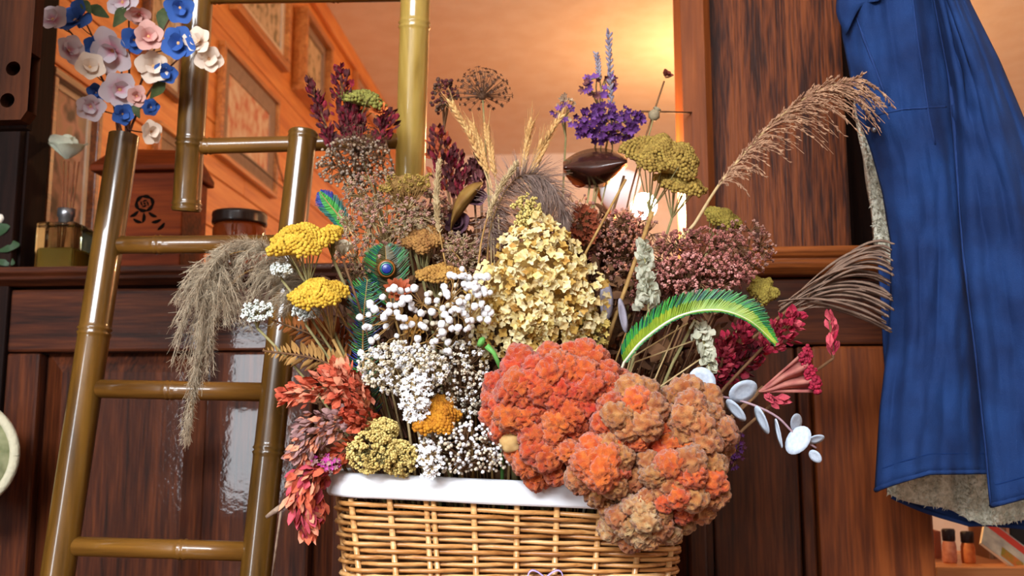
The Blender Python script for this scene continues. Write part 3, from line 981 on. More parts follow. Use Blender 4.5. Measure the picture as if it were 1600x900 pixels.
# tufts of the fleece along the visible lower part
tf = MB()
for i in range(2600):
    u_, v_ = U(0, .95), U(.90, 1.0) if i < 2000 else U(.45, .72)
    if i >= 2000:
        u_ = U(0, .12)
    p = f3(u_, v_)
    d_ = ((CAM - p).normalized() + jit(.7) + Vector((0, 0, -.5))).normalized()
    p = p + (CAM - p).normalized() * .006
    l_ = U(.006, .011)
    s_ = d_.orthogonal().normalized() * .0016
    s2 = d_.cross(s_)
    tf.add([p + s_, p - s_ * .5 + s2 * .8, p - s_ * .5 - s2 * .8, p + d_ * l_], [(0, 1, 3), (1, 2, 3), (2, 0, 3)])
tf.build('fleece', sherpa, jk, smooth=False, kind='stuff', label='cream curly fleece lining')
bk_l = [(-330, 1430), (0, 1345), (240, 1362), (800, 1396)]
o4, f4 = panel('back', bk_l, lin_r, TOPY, lambda u_: 778 + 46 * min(1, u_ / .45) + 3 * math.sin(u_ * 9), 1.475, -.02, [], denim_d)
strip(f4, .998, .998, .002, .004, 'hem', denim_d)
# collar flap seen at the top left
cf = MB()
ctab = [[(1312, -20, 1.36), (1308, 20, 1.35), (1322, 55, 1.345)], [(1335, -30, 1.335), (1335, 4, 1.33), (1345, 10, 1.33)], [(1375, -30, 1.33), (1378, -6, 1.325), (1372, 2, 1.325)]]
cf.grid(lambda u_, v_: polyline([polyline([P(*q) for q in row], 8)[int(round(v_ * 8))] for row in ctab], 8)[int(round(u_ * 8))], 8, 8)
cf.build('collar', denim, jk, solid=.004)
# snap button on the side seam
pb = f1(.07, (205 + 330) / (770 + 330)) 
pb = P(1366, 203, 1.34)
MB().lathe([(0, .002), (.0024, .002), (.004, .0006), (.004, -.002), (0, -.002)], pb, 16, ax=(CAM - pb).normalized()).build('button', M('dull_steel', srgb(120, 122, 128), rough=.35, metal=.8), jk)
# hanger and hook on the black shade board
hk = thing('coat_hook', 'metal coat hook holding the jacket, above the photo', 'hook', Vector((P(1450, -350, 1.4).x, YP + .21, 1.5)))
hx = P(1450, -350, 1.4)
MB().tube(polyline([Vector((hx.x, YP + .22, hx.z + .04)), Vector((hx.x, YP + .10, hx.z + .03)), Vector((hx.x, hx.y - .01, hx.z)), Vector((hx.x, hx.y - .03, hx.z + .03))], 14), .005, 10).build('arm', M('dull_steel', (0, 0, 0)), hk)
MB().lathe([(0, 0), (.022, 0), (.022, -.006), (0, -.006)], Vector((hx.x, YP + .216, hx.z + .04)), 16, ax=Vector((0, -1, 0))).build('plate', M('dull_steel', (0, 0, 0)), hk)
MB().tube([hx + Vector((0, 0, -.005)), P(1450, TOPY, 1.39), P(1450, TOPY + 10, 1.39)], .004, 8).build('hanging_loop', denim_d, jk)

# ================================================================== wicker basket
BC = P(797, 770, 1.255)                    # centre of the rim
BC.z = 0
RZ = P(797, 751, 1.125).z                  # rim top
HW, HD, CR = .203, .130, .045
ROLL = .046
bas = thing('wicker_basket', 'golden wicker basket with white rim full of dried flowers', 'basket', (BC.x, BC.y, 0))
wick = [wood('wicker_%d' % i, srgb(*c[0]), srgb(*c[1]), srgb(*c[2]), 'X', 1.4, .4, .3, bump=.1, spec=.4) for i, c in enumerate((
    ((150, 96, 46), (196, 140, 80), (220, 168, 108)), ((136, 84, 38), (180, 122, 64), (206, 150, 90)), ((166, 112, 60), (210, 158, 98), (230, 186, 130))))]
def rrect(hw, hd, cr, n_side=None, step=.0055):
    """points (x, y, nx, ny, s) round a rounded rectangle, starting front-left, going right along the front"""
    out = []
    segs = [('l', (-hw + cr, -hd), (hw - cr, -hd), (0, -1)), ('a', (hw - cr, -hd + cr), -PI / 2), ('l', (hw, -hd + cr), (hw, hd - cr), (1, 0)), ('a', (hw - cr, hd - cr), 0),
            ('l', (hw - cr, hd), (-hw + cr, hd), (0, 1)), ('a', (-hw + cr, hd - cr), PI / 2), ('l', (-hw, hd - cr), (-hw, -hd + cr), (-1, 0)), ('a', (-hw + cr, -hd + cr), PI)]
    s = 0
    for sg in segs:
        if sg[0] == 'l':
            L_ = math.hypot(sg[2][0] - sg[1][0], sg[2][1] - sg[1][1])
            k = max(1, int(L_ / step))
            for i in range(k):
                t = i / k
                out.append((sg[1][0] + (sg[2][0] - sg[1][0]) * t, sg[1][1] + (sg[2][1] - sg[1][1]) * t, sg[3][0], sg[3][1], s + L_ * t))
            s += L_
        else:
            L_ = cr * PI / 2
            k = max(3, int(L_ / step))
            for i in range(k):
                a = sg[2] + PI / 2 * i / k
                out.append((sg[1][0] + cr * math.cos(a), sg[1][1] + cr * math.sin(a), math.cos(a), math.sin(a), s + L_ * i / k))
            s += L_
    return out, s
def loc2w(x, y, z):
    return Vector((BC.x, BC.y, 0)) + rgt * x + flat * y + Vector((0, 0, z))
TAPER = .12
def hw_at(z):
    return HW - .006 - (RZ - .03 - z) * TAPER * .95, HD - .006 - (RZ - .03 - z) * TAPER
# stakes: same fractions of the perimeter all the way down
pts0, per0 = rrect(*hw_at(RZ - .03), CR)
SP = px2m(66.6, 1.13)
n_st = int(round(per0 / SP / 2)) * 2
PH = (px2m(544 - 797, 1.13) - (-hw_at(RZ - .03)[0] + CR)) / per0
def at_frac(fr, z):
    hw_, hd_ = hw_at(z)
    pts, per = rrect(hw_, hd_, CR, step=.004)
    s = (fr % 1.0) * per
    best = min(pts, key=lambda p: abs(p[4] - s))
    return best
NROW = int((RZ - .03) / .0064)
ROWH = (RZ - .032) / NROW
for k in range(n_st):
    zs = [0, .1, .2, .3, .4, RZ - .02]
    for dup_ in ((0,) if k != 2 else (-.004, .004)):
        pp = []
        for z_ in zs:
            x, y, nx, ny, s = at_frac(PH + (k + (-.06 if k == 2 else 0)) / n_st, z_)
            pp.append(loc2w(x + nx * -.0005 + dup_, y + ny * -.0005, z_))
        MB().tube(pp, .0034 if not dup_ else .003, 7).build('stake', wick[2], bas)
for i in range(NROW):
    z_ = RZ - .034 - i * ROWH
    hw_, hd_ = hw_at(z_)
    pts, per = rrect(hw_, hd_, CR)
    roll = ROLL - .064 * min(1, i / 14)
    if i > 14:
        roll = -.018 + .018 * min(1, (i - 14) / 30)
    pp = []
    for (x, y, nx, ny, s) in pts:
        ph = (s / per - PH) * n_st * PI + i * PI
        a_ = math.cos(ph) * .0042
        wob = .0009 * noise.noise(Vector((s * 18, i * 3.1, 0)))
        pp.append(loc2w(x + nx * a_, y + ny * a_, max(.003, z_ - roll * x + wob)))
    pp.append(pp[0])
    MB().tube(pp, .0027 + U(-.0003, .0003), 6, cap=False).build('weaver', wick[i % 3 if U(0, 1) < .8 else 0], bas)
# base and dark inside lining
hw_, hd_ = hw_at(.01)
pts, per = rrect(hw_ - .006, hd_ - .006, CR)
bt = MB()
bt.add([loc2w(p[0], p[1], z_) for z_ in (.004, .014) for p in pts], [tuple(range(len(pts)))] + [tuple(range(len(pts), 2 * len(pts)))] + [(i, (i + 1) % len(pts), len(pts) + (i + 1) % len(pts), len(pts) + i) for i in range(len(pts))])
bt.build('base', wick[1], bas, smooth=False)
li = MB()
prf = []
for z_ in (.02, .2, .4, RZ - .04):
    hw_, hd_ = hw_at(z_)
    pts, per = rrect(hw_ - .012, hd_ - .012, CR - .006)
    prf.append([loc2w(p[0], p[1], z_ - (ROLL * p[0] if z_ > .5 else 0)) for p in pts])
nmin = min(len(p) for p in prf)
def resamp(pl_, n):
    return [pl_[int(i * len(pl_) / n)] for i in range(n)]
prf = [resamp(p, 90) for p in prf]
li.add([v for p in prf for v in p], [(j * 90 + i, j * 90 + (i + 1) % 90, (j + 1) * 90 + (i + 1) % 90, (j + 1) * 90 + i) for j in range(len(prf) - 1) for i in range(90)])
li.build('liner', M('brown_cloth', srgb(96, 70, 46), srgb(116, 86, 56), rough=.95), bas)
# white rim: a rounded band
rm = MB()
pts, per = rrect(HW + .001, HD + .001, CR + .004)
sec = [(-.006, -.0265), (.003, -.0265), (.0055, -.023), (.006, -.006), (.004, -.001), (0, .0005), (-.008, .0005), (-.011, -.002), (-.011, -.0265)]
n, q = len(pts), len(sec)
vs = []
for (x, y, nx, ny, s) in pts:
    for o_, zz in sec:
        w_ = .0006 * noise.noise(Vector((s * 14, zz * 60, 3)))
        vs.append(loc2w(x + nx * (o_ + w_), y + ny * (o_ + w_), RZ - ROLL * x + zz + w_))
rm.add(vs, [(i * q + j, ((i + 1) % n) * q + j, ((i + 1) % n) * q + (j + 1) % q, i * q + (j + 1) % q) for i in range(n) for j in range(q)])
rm.build('rim', M('white_rim', srgb(226, 230, 236), srgb(240, 242, 246), scale=16, rough=.45, bump=.15, bscale=70, stretch=(.3, 1, 2)), bas)
# lilac bow at the lower front edge
lil = M('lilac_ribbon', srgb(176, 156, 220), srgb(206, 190, 236), scale=60, rough=.5)
T = thing('lilac_bow', 'small lilac bow tied on the basket front at the bottom edge of the photo', 'bow', P(852, 915, 1.118))
cb = P(852, 908, 1.115)
for sx, sp_ in ((-1, 0), (1, 0)):
    m_ = MB()
    lp = [cb + rgt * (sx * .019 * math.sin(t)) * 1 + Vector((0, 0, 1)) * (.010 * math.sin(2 * t) * .8 + .004) + flat * (-.003 * math.cos(t)) for t in [PI * i / 14 for i in range(15)]]
    vs = [p + flat * o_ * .005 for p in lp for o_ in (-1, 1)]
    m_.add(vs, [(2 * i, 2 * i + 1, 2 * i + 3, 2 * i + 2) for i in range(14)])
    m_.build('loop', lil, T, solid=.0012)
    m_ = MB()
    tl = [cb, cb + rgt * sx * .008 + Vector((0, 0, -.015)), cb + rgt * sx * .014 + Vector((0, 0, -.032))]
    vs = [p + rgt * o_ * .004 for p in tl for o_ in (-1, 1)]
    m_.add(vs, [(2 * i, 2 * i + 1, 2 * i + 3, 2 * i + 2) for i in range(2)])
    m_.build('tail', lil, T, solid=.0012)
MB().tpl(lumpy(ICO2, 2, .15), cb, (.006, .005, .005)).build('knot', lil, T)

# ================================================================== dried flowers: generators
def base_for(px, d):
    x = max(-1, min(1, (px - 797) / 300)) * .13
    y = max(-.085, min(.09, (d - 1.27) * .8))
    return loc2w(x + U(-.012, .012), y, .40 + U(0, .03))
def along(a, b, bend=.0, n=9, side=None):
    a, b = Vector(a), Vector(b)
    if project(b)[2] < 1.155:                 # heads in front of the rim: the stem climbs over it
        px_, py_, _ = project(b)
        ov = P(max(530, min(1060, px_)), min(py_, 716), 1.175)
        return polyline([a, a.lerp(ov, .6) + flat * .01, ov, b], n)
    mid = (a + b) / 2
    mid.z = a.z + (b.z - a.z) * .62
    mid.x = a.x + (b.x - a.x) * .32
    mid.y = a.y + (b.y - a.y) * .32
    return bez(a, mid + (side or Vector((0, 0, 0))) * bend, b, n)
straw = M('straw_stem', srgb(170, 134, 78), srgb(142, 106, 58), scale=80, rough=.7)
green_stem = M('grey_green_stem', srgb(126, 118, 76), srgb(146, 136, 92), scale=80, rough=.7)
brown_stem = M('brown_stem', srgb(96, 66, 42), srgb(120, 86, 56), scale=80, rough=.8)
pale_stem = M('pale_stem', srgb(196, 172, 128), srgb(172, 146, 100), scale=80, rough=.7)

# ---- small flower templates -------------------------------------------------
def star_T(n=5, w=.62, cup=.35, curl=.0):
    V0, F0, t0 = petal_T(l=1, w=w, cup=cup, n=2, tipcurl=curl)
    vs, fs, o = [], [], 0
    for k in range(n):
        a = 2 * PI * k / n
        R = np.array([[math.cos(a), -math.sin(a), 0], [math.sin(a), math.cos(a), 0], [0, 0, 1]])
        vs.append(V0 @ R.T)
        fs += [tuple(i + o for i in f) for f in F0]
        o += len(V0)
    return np.concatenate(vs), fs
def merge_T(*Ts):
    vs, fs, o = [], [], 0
    for V, Fc in Ts:
        vs.append(V)
        fs += [tuple(i + o for i in f) for f in Fc]
        o += len(V)
    return np.concatenate(vs), fs
def ball_T(k, T=None, a=.3, f=2.4):
    return lumpy(T or ICO2, f, a, k)
def clump_T(k, n=7, r=.5):
    random.seed(100 + k)
    Ts = []
    for i in range(n):
        v = Vector((random.gauss(0, 1), random.gauss(0, 1), random.gauss(0, 1))).normalized() * .62
        Ts.append((ICO1[0] * r * U(.7, 1.1) + np.array(v), ICO1[1]))
    return merge_T(*Ts)
def leaflet_T(w=.28, fold=.12, curl=.2):
    V = np.array([(0, 0, 0), (-w, .45, fold), (0, .5, -.02), (w, .45, fold), (0, 1, curl), (-w * .6, .8, fold + curl * .4), (w * .6, .8, fold + curl * .4), (0, .78, curl * .5)])
    return V, [(0, 2, 1), (0, 3, 2), (1, 2, 7, 5), (2, 3, 6, 7), (5, 7, 4), (7, 6, 4)]
SHAPES = {
    'ball': [ball_T(1), ball_T(2, a=.4), ball_T(3)],
    'seed': [lumpy(ICO1, 2, .25, 1), lumpy(ICO1, 2, .35, 2)],
    'clump': [clump_T(k) for k in range(3)],
    'star': [star_T(5), star_T(5, .7, .6), star_T(4, .8, .5)],
    'funnel': [star_T(5, .8, 1.0), star_T(5, .75, .8, .3)],
}
random.seed(5)

def spray(name, label, cat, c, rx, ry, d, dd, n, rpx, mats, shape='ball', indiv=0, stem_m=None, base=None, group=None, up=1.0, tw=.0006, rot=0.0, stem_r=.0016, hubf=.75, spread=1.0):
    """branching spray: main stem, forked twigs, a blossom at every twig end"""
    stem_m = stem_m or brown_stem
    mats = mats if isinstance(mats, list) else [mats]
    b0 = base or base_for(c[0], d)
    T = thing(name, label, cat, b0, group)
    def pt(rho, an, dep):
        x, y = rho * rx * math.cos(an), rho * ry * math.sin(an)
        x, y = x * math.cos(rot) - y * math.sin(rot), x * math.sin(rot) + y * math.cos(rot)
        return P(c[0] + x, c[1] + y, dep)
    hub = P(c[0], c[1] + ry * hubf, d + dd * .6)
    sm = MB()
    sm.tube(along(b0, hub, n=7), [stem_r * 1.2] * 4 + [stem_r] * 4, 5)
    subs = []
    for k in range(max(3, n // 12)):
        s_ = pt(math.sqrt(U(0, .55)), U(0, 2 * PI), d + U(-.3, .8) * dd)
        sm.tube(bez(hub, hub.lerp(s_, .5) + Vector((0, 0, .01)) + jit(.006), s_, 3), [stem_r * .8, stem_r * .7, stem_r * .6, stem_r * .5], 4, cap=False)
        subs.append(s_)
    bl = [MB() for _ in mats]
    meshes = None
    r0 = px2m(rpx, d)
    if indiv:
        meshes = [[MB().add(*Tm).mesh(name + '_blossom', m) for Tm in SHAPES[shape]] for m in mats]
    for k in range(n):
        rho, an = math.sqrt(U(0, 1)), U(0, 2 * PI)
        p = pt(rho, an, d - dd * math.sqrt(max(0, 1 - rho * rho)) * U(.2, 1) + U(-.3, .3) * dd)
        s_ = min(subs, key=lambda q: (q - p).length)
        sm.tube([s_, s_.lerp(p, .55) + jit(.003), p], [tw * 1.2, tw, tw * .8], 3, cap=False)
        fdir = ((CAM - p).normalized() + (p - hub).normalized() * .5 + jit(.6)).normalized()
        sc = r0 * U(.72, 1.2)
        mi = random.randrange(len(mats))
        q = qz(fdir, U(0, 6.3))
        if k < indiv:
            part('blossom', random.choice(meshes[mi]), T, p, q, sc)
        else:
            bl[mi].tpl(random.choice(SHAPES[shape]), p, sc, q)
    sm.build('stem', stem_m, T)
    for m_, mt in zip(bl, mats):
        if m_.n:
            m_.build('blossoms', mt, T, kind='stuff')
    return T

def yarrow(label, c, rx, ry, d, mat, stem_m=None, n=150, rpx=3.2, tilt=.9, base=None, name='yarrow', dome=.5, rot=0.0, neck=None, layers=1):
    """flat-topped head of tiny buttons on forked stalks"""
    b0 = base or base_for(c[0], d)
    T = thing(name, label, 'dried flower', b0, 'yarrow heads')
    ax_up = (upv * math.cos(rot) - rgt * math.sin(rot)).normalized()
    ax_rt = (rgt * math.cos(rot) + upv * math.sin(rot)).normalized()
    R, H = px2m(rx, d), px2m(ry, d)
    cc = P(c[0], c[1], d)
    # head seen from below/aside: disc axes = right and (depth leaning), height dome
    vis = max(.15, min(.95, (ry / rx) * .8))
    ax_dep = (flat * math.sqrt(1 - vis * vis) + ax_up * vis).normalized()
    ax_n = ax_rt.cross(ax_dep).normalized()
    if ax_n.dot(Vector((0, 0, 1))) < 0 and ax_n.dot(flat) > 0:
        ax_n = -ax_n
    if ax_n.dot(CAM - cc) < 0 and ax_n.z < 0:
        ax_n = -ax_n
    nk = neck if neck is not None else cc - ax_up * (H * 1.6 + .012) + flat * .006
    st = MB()
    st.tube(along(b0, nk, n=7), [.0019] * 8, 6)
    hd = MB()
    clusters = [Vector((math.sqrt((i + .5) / 11) * math.cos(i * 2.4), math.sqrt((i + .5) / 11) * math.sin(i * 2.4), 0)) * .82 for i in range(11)]
    ends = []
    for cl_ in clusters:
        e_ = cc + ax_rt * (cl_.x * R) + ax_dep * (cl_.y * R) + ax_n * (dome * R * .6 * (1 - cl_.length ** 2) - .004)
        st.tube(bez(nk, nk.lerp(e_, .5) - ax_up * .003, e_, 3), [.0011, .0009, .0008, .0007], 4, cap=False)
    V_, F_ = ICO3
    cush = []
    for v in V_:
        x, y, z_ = v
        lob = .80 + .12 * math.sin(math.atan2(y, x) * 5 + rx)
        nz = noise.noise(Vector((x * 2.6, y * 2.6, rx * .1)))
        cush.append(cc + ax_rt * (x * R * lob) + ax_dep * (y * R * lob) + ax_n * ((dome * R * .6 * (1 - x * x - y * y) + nz * R * .16 - .001) if z_ > 0 else z_ * R * .16 - .003))
    hd.add(cush, F_)
    n = int(n * 1.6)
    for i in range(n):
        rr_, an = math.sqrt((i + .5) / n), i * 2.39996
        lob = .86 + .14 * math.sin(an * 5 + rx)
        x, y = rr_ * math.cos(an) * lob, rr_ * math.sin(an) * lob
        nz = noise.noise(Vector((x * 2.6, y * 2.6, rx * .1)))
        p = cc + ax_rt * x * R + ax_dep * y * R + ax_n * (dome * R * .6 * (1 - rr_ ** 2) + nz * R * .16)
        hd.tpl(random.choice(SHAPES['seed']), p + jit(.0006), px2m(rpx, d) * U(.8, 1.25), rq())
        if rr_ > .8:
            hd.tpl(random.choice(SHAPES['seed']), p - ax_n * px2m(rpx * 1.5, d), px2m(rpx, d) * U(.8, 1.2), rq())
    st.build('stem', stem_m or green_stem, T)
    hd.build('flower_head', mat, T)
    return T

def plume(name, label, pts, width, n, mat, d_drop=.012, hair=.03, r=.0005, cat='grass', stem_m=None, base=None, start=.25, seg=3, group=None, gravity=1.0, lean=.5, w_prof=None, stem_r=.0016, kind='stuff'):
    """pts: 3-D axis points; hairs leave the axis and droop"""
    ax_ = polyline(pts, 24)
    b0 = base or pts[0]
    T = thing(name, label, cat, b0, group)
    full = (along(b0, pts[0], n=6)[:-1] + ax_) if base is not None else ax_
    MB().tube(full, [stem_r * (1 - .7 * i / len(full)) for i in range(len(full))], 6).build('stem', stem_m or straw, T)
    h = MB()
    for i in range(n):
        t = start + (1 - start) * (i + U(0, 1)) / n
        j = min(int(t * 24), 23)
        p = ax_[j].lerp(ax_[j + 1], t * 24 - j)
        tan = (ax_[j + 1] - ax_[j]).normalized()
        side = jit(1)
        side = (side - tan * side.dot(tan)).normalized()
        wp = (w_prof(t) if w_prof else math.sin(PI * min(1, (t - start) / (1 - start) * .85 + .12))) * width
        l_ = U(.5, 1.1) * wp
        dirn = (side * (1 - lean) + tan * lean).normalized()
        q1 = p + dirn * l_ * .5 + Vector((0, 0, -d_drop * gravity * .25))
        q2 = p + dirn * l_ + Vector((0, 0, -d_drop * gravity)) + jit(.002)
        pl_ = bez(p, q1 + (q1 - p) * .2, q2, seg)
        h.tube(pl_, [r, r * .9] + [r * .7] * (seg - 1), 3, cap=False)
    h.build('plume', mat, T, kind=kind)
    return T

def ear(label, pts, mat, grain_px=7, n=34, d=1.3, awn=.02, name='wheat_ear', base=None, group='wheat ears', w=.6, start=.45, stem_m=None, cat='grass'):
    ax_ = polyline(pts, 20)
    b0 = base or base_for(project(Vector(pts[0]))[0], d)
    T = thing(name, label, cat, b0, group)
    full = along(b0, pts[0], n=6)[:-1] + ax_
    MB().tube(full, .0011, 5).build('stem', stem_m or pale_stem, T)
    g, a = MB(), MB()
    gl = px2m(grain_px, d)
    for i in range(n):
        t = start + (1 - start) * i / n
        j = min(int(t * 20), 19)
        p = ax_[j].lerp(ax_[j + 1], t * 20 - j)
        tan = (ax_[j + 1] - ax_[j]).normalized()
        an = i * 2.2
        s_ = tan.orthogonal().normalized()
        s_ = Quaternion(tan, an) @ s_
        dirn = (tan * .85 + s_ * w * .7).normalized()
        q = Vector((0, 0, 1)).rotation_difference(dirn)
        g.tpl(ICO1, p + dirn * gl * .6, (gl * .33, gl * .33, gl), q)
        if awn:
            a.tube([p + dirn * gl, p + dirn * gl + (tan * .9 + s_ * .25).normalized() * awn * U(.7, 1.2)], [.0004, .0002], 3, cap=False)
    g.build('grains', mat, T)
    if awn:
        a.build('awns', mat, T, kind='stuff')
    return T

def leaf_plume(name, label, pts, width, n, mats, ll, lw=.3, base=None, cat='dried flower', group=None, lean=.6, start=0.0, prof=None, stem_m=None, droop=.0):
    """plume head packed with small pointed leaflets"""
    ax_ = polyline(pts, 24)
    b0 = base or base_for(project(Vector(pts[0]))[0], project(Vector(pts[0]))[2])
    T = thing(name, label, cat, b0, group)
    MB().tube(along(b0, pts[0], n=6)[:-1] + ax_, .002, 6).build('stem', stem_m or brown_stem, T)
    L_ = leaflet_T(lw)
    mats = mats if isinstance(mats, list) else [mats]
    hs = [MB() for _ in mats]
    for i in range(n):
        t = start + (1 - start) * (i + U(0, 1)) / n
        j = min(int(t * 24), 23)
        p = ax_[j].lerp(ax_[j + 1], t * 24 - j)
        tan = (ax_[j + 1] - ax_[j]).normalized()
        side = jit(1)
        side = (side - tan * side.dot(tan)).normalized()
        if side.dot(flat) > .4:
            side = -side
        wp = (prof(t) if prof else (math.sin(PI * (.12 + .8 * t)))) * width
        dirn = (side * (1 - lean) + tan * lean + Vector((0, 0, -droop))).normalized()
        p = p + side * wp * U(.1, .75)
        q = Vector((0, 1, 0)).rotation_difference(dirn) @ Quaternion((0, 1, 0), U(0, 6.3))
        hs[random.randrange(len(mats))].tpl(L_, p, ll * U(.6, 1.25), q)
    for h, m in zip(hs, mats):
        if h.n:
            h.build('florets', m, T, smooth=False, kind='stuff')
    return T

def rosette(name, label, c, rpx, d, mat, rings=((8, .9, .25), (7, .75, .6), (6, .5, 1.0), (4, .3, 1.3)), w=.8, cup=.35, base=None, face=None, cat='dried flower', group=None, core=None, curl=.2, stem_m=None):
    """flower of separate petals in rings"""
    b0 = base or base_for(c[0], d)
    cc = P(c[0], c[1], d)
    T = thing(name, label, cat, b0, group)
    f_ = Vector(face) if face is not None else ((CAM - cc).normalized() + Vector((0, 0, .35)) + jit(.25))
    f_.normalize()
    MB().tube(along(b0, cc - f_ * .006, n=7), .0015, 6).build('stem', stem_m or brown_stem, T)
    pm = petal_mesh(name + '_petal', mat, w=w, cup=cup, tipcurl=curl)
    R = px2m(rpx, d)
    qf = qz(f_, U(0, 6))
    for i, (k, l_, tl) in enumerate(rings):
        for j in range(k):
            q = qf @ Quaternion((0, 0, 1), 2 * PI * j / k + i * .5) @ Quaternion((1, 0, 0), tl + U(-.08, .08))
            part('petal', pm, T, cc + f_ * (.0012 * i), q, R * l_ * U(.9, 1.1))
    if core:
        MB().tpl(lumpy(ICO2, 4, .4, 3), cc + f_ * .002, R * .22).build('centre', core, T)
    return T

# ================================================================== the bouquet
def two(a, b, r1=255):
    return srgb(*a), srgb(*b)
# ---- tangle of brown stems and bits that fills the inside
dk = M('dried_brown', srgb(74, 48, 32), srgb(112, 78, 50), scale=50, rough=.9)
fl = MB()
lf_ = leaflet_T(.3)
for i in range(520):
    px, py = random.gauss(800, 170), U(440, 740)
    px = max(520, min(1120, px))
    d = U(1.24, 1.40)
    p = P(px, py, d)
    fl.tube(along(base_for(px, d), p, n=4), [.0013] * 5, 4, cap=False)
    for k in range(4):
        q_ = p + jit(.022)
        fl.tpl(lf_, q_, U(.014, .03), rq())
tag(fl.build('dried_stems', dk, None, loc2w(0, 0, .42)), 'tangle of brown stems and dry leaves filling the basket', 'dried stems', kind='stuff')

for i in range(260):
    px, py, d = U(640, 990), U(345, 470), U(1.37, 1.43)
    p = P(px, py, d)
    fl2 = along(base_for(px, d), p, n=4)
    bk_ = MB() if i == 0 else bk_
    bk_.tube(fl2, [.0013] * 5, 4, cap=False)
    for k in range(5):
        bk_.tpl(lf_, p + jit(.02), U(.014, .03), rq())
tag(bk_.build('dried_foliage', M('dried_russet', srgb(104, 66, 44), srgb(138, 92, 60), scale=50, rough=.9), None, loc2w(0, .07, .42)), 'russet dry foliage at the back of the bouquet behind the hydrangea', 'dried leaves', kind='stuff')

# ---- orange cockscombs ------------------------------------------------------
def comb_mesh(name, seed, mat, freq=3.1):
    V, Fc = ico(4)
    out, tip = [], []
    for v in V:
        v = Vector(v)
        w_ = Vector((noise.noise(v * 1.6 + Vector((seed, 0, 0))), noise.noise(v * 1.6 + Vector((0, seed + 9, 0))), noise.noise(v * 1.6 + Vector((0, 0, seed + 4))))) * .9
        n_ = abs(noise.noise(v * freq + w_ + Vector((seed * 3.1, seed, 1))))
        ridge = min(1, n_ * 3.4) ** .55
        fz = noise.noise(v * 9 + Vector((seed, 2, 3))) * .05
        h = .60 + .42 * ridge + fz * .6 + .16 * noise.noise(v * 1.3 + Vector((seed, 5, 5)))
        out.append(v * h)
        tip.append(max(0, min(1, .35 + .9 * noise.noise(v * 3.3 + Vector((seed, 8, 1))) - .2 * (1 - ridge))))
    me = MB().add(out, Fc).mesh(name, mat)
    me.attributes.new('tip', 'FLOAT', 'POINT').data.foreach_set('value', tip)
    return me
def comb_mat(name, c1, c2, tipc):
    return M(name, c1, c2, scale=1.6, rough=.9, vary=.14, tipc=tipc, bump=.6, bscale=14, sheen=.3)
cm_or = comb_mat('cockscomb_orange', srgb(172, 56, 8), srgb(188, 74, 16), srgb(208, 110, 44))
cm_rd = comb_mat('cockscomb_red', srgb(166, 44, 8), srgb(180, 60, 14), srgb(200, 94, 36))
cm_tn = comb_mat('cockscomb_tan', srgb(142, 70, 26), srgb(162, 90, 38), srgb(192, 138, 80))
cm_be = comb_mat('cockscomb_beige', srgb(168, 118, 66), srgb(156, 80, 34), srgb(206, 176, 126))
def cockscomb(label, c, rx, ry, d, mats, n, fpx, rot=0.0, deep=.05):
    b0 = base_for(c[0], 1.2)
    T = thing('cockscomb_flower', label, 'dried flower', b0, 'orange cockscomb heads')
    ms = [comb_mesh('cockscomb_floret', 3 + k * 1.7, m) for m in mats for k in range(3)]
    hub = P(c[0], c[1] + ry * .2, d + deep * .9)
    st = MB().tube(along(b0, hub, n=6), [.004] * 7, 8)
    st.build('stem', green_stem, T)
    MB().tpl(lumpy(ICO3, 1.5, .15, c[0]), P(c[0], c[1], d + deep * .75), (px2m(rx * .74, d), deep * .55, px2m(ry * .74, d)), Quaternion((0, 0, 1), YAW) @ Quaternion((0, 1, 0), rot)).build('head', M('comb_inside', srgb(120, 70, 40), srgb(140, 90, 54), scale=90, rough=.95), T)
    pts = []
    tries = 0
    while len(pts) < n and tries < 9000:
        tries += 1
        rho, an = math.sqrt(U(0, 1)), U(0, 2 * PI)
        x, y = rho * math.cos(an), rho * math.sin(an)
        if all(math.hypot((x - a) * rx, (y - b) * ry) > fpx * 1.18 * (1 - .00008 * tries) for a, b in pts):
            pts.append((x, y))
    for x, y in pts:
        X, Y = x * rx * math.cos(rot) - y * ry * math.sin(rot), x * rx * math.sin(rot) + y * ry * math.cos(rot)
        rho = math.hypot(x, y)
        p = P(c[0] + X, c[1] + Y, d + deep * (1 - math.sqrt(max(0, 1 - rho * rho))) * .9 + U(-.006, .006))
        s_ = px2m(fpx * 1.08, d) * U(.8, 1.2)
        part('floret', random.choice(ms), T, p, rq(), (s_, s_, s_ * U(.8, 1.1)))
    return T
cockscomb('largest bright orange cockscomb head over the basket rim', (880, 622), 108, 70, 1.075, [cm_or, cm_rd], 50, 24, .08)
cockscomb('orange cockscomb head below the largest one, at the left', (862, 700), 52, 46, 1.07, [cm_or], 14, 23)
cockscomb('orange-tan cockscomb head in the middle of the cluster', (985, 664), 58, 56, 1.05, [cm_or, cm_tn], 20, 23)
cockscomb('tan cockscomb head at the right of the orange cluster', (1082, 672), 48, 62, 1.06, [cm_tn], 20, 24, -.2)
cockscomb('orange cockscomb head spilling over the basket front', (945, 728), 52, 46, 1.04, [cm_or, cm_tn], 15, 23)
cockscomb('brownish orange cockscomb head at the lower right of the cluster', (1062, 745), 66, 52, 1.04, [cm_tn, cm_or], 22, 23, .3)
cockscomb('lowest beige-brown cockscomb head hanging over the wicker', (1004, 802), 62, 44, 1.05, [cm_be, cm_tn], 20, 22, .25)
cockscomb('small orange cockscomb head near the left end of the cluster', (800, 640), 34, 46, 1.09, [cm_or], 9, 23)

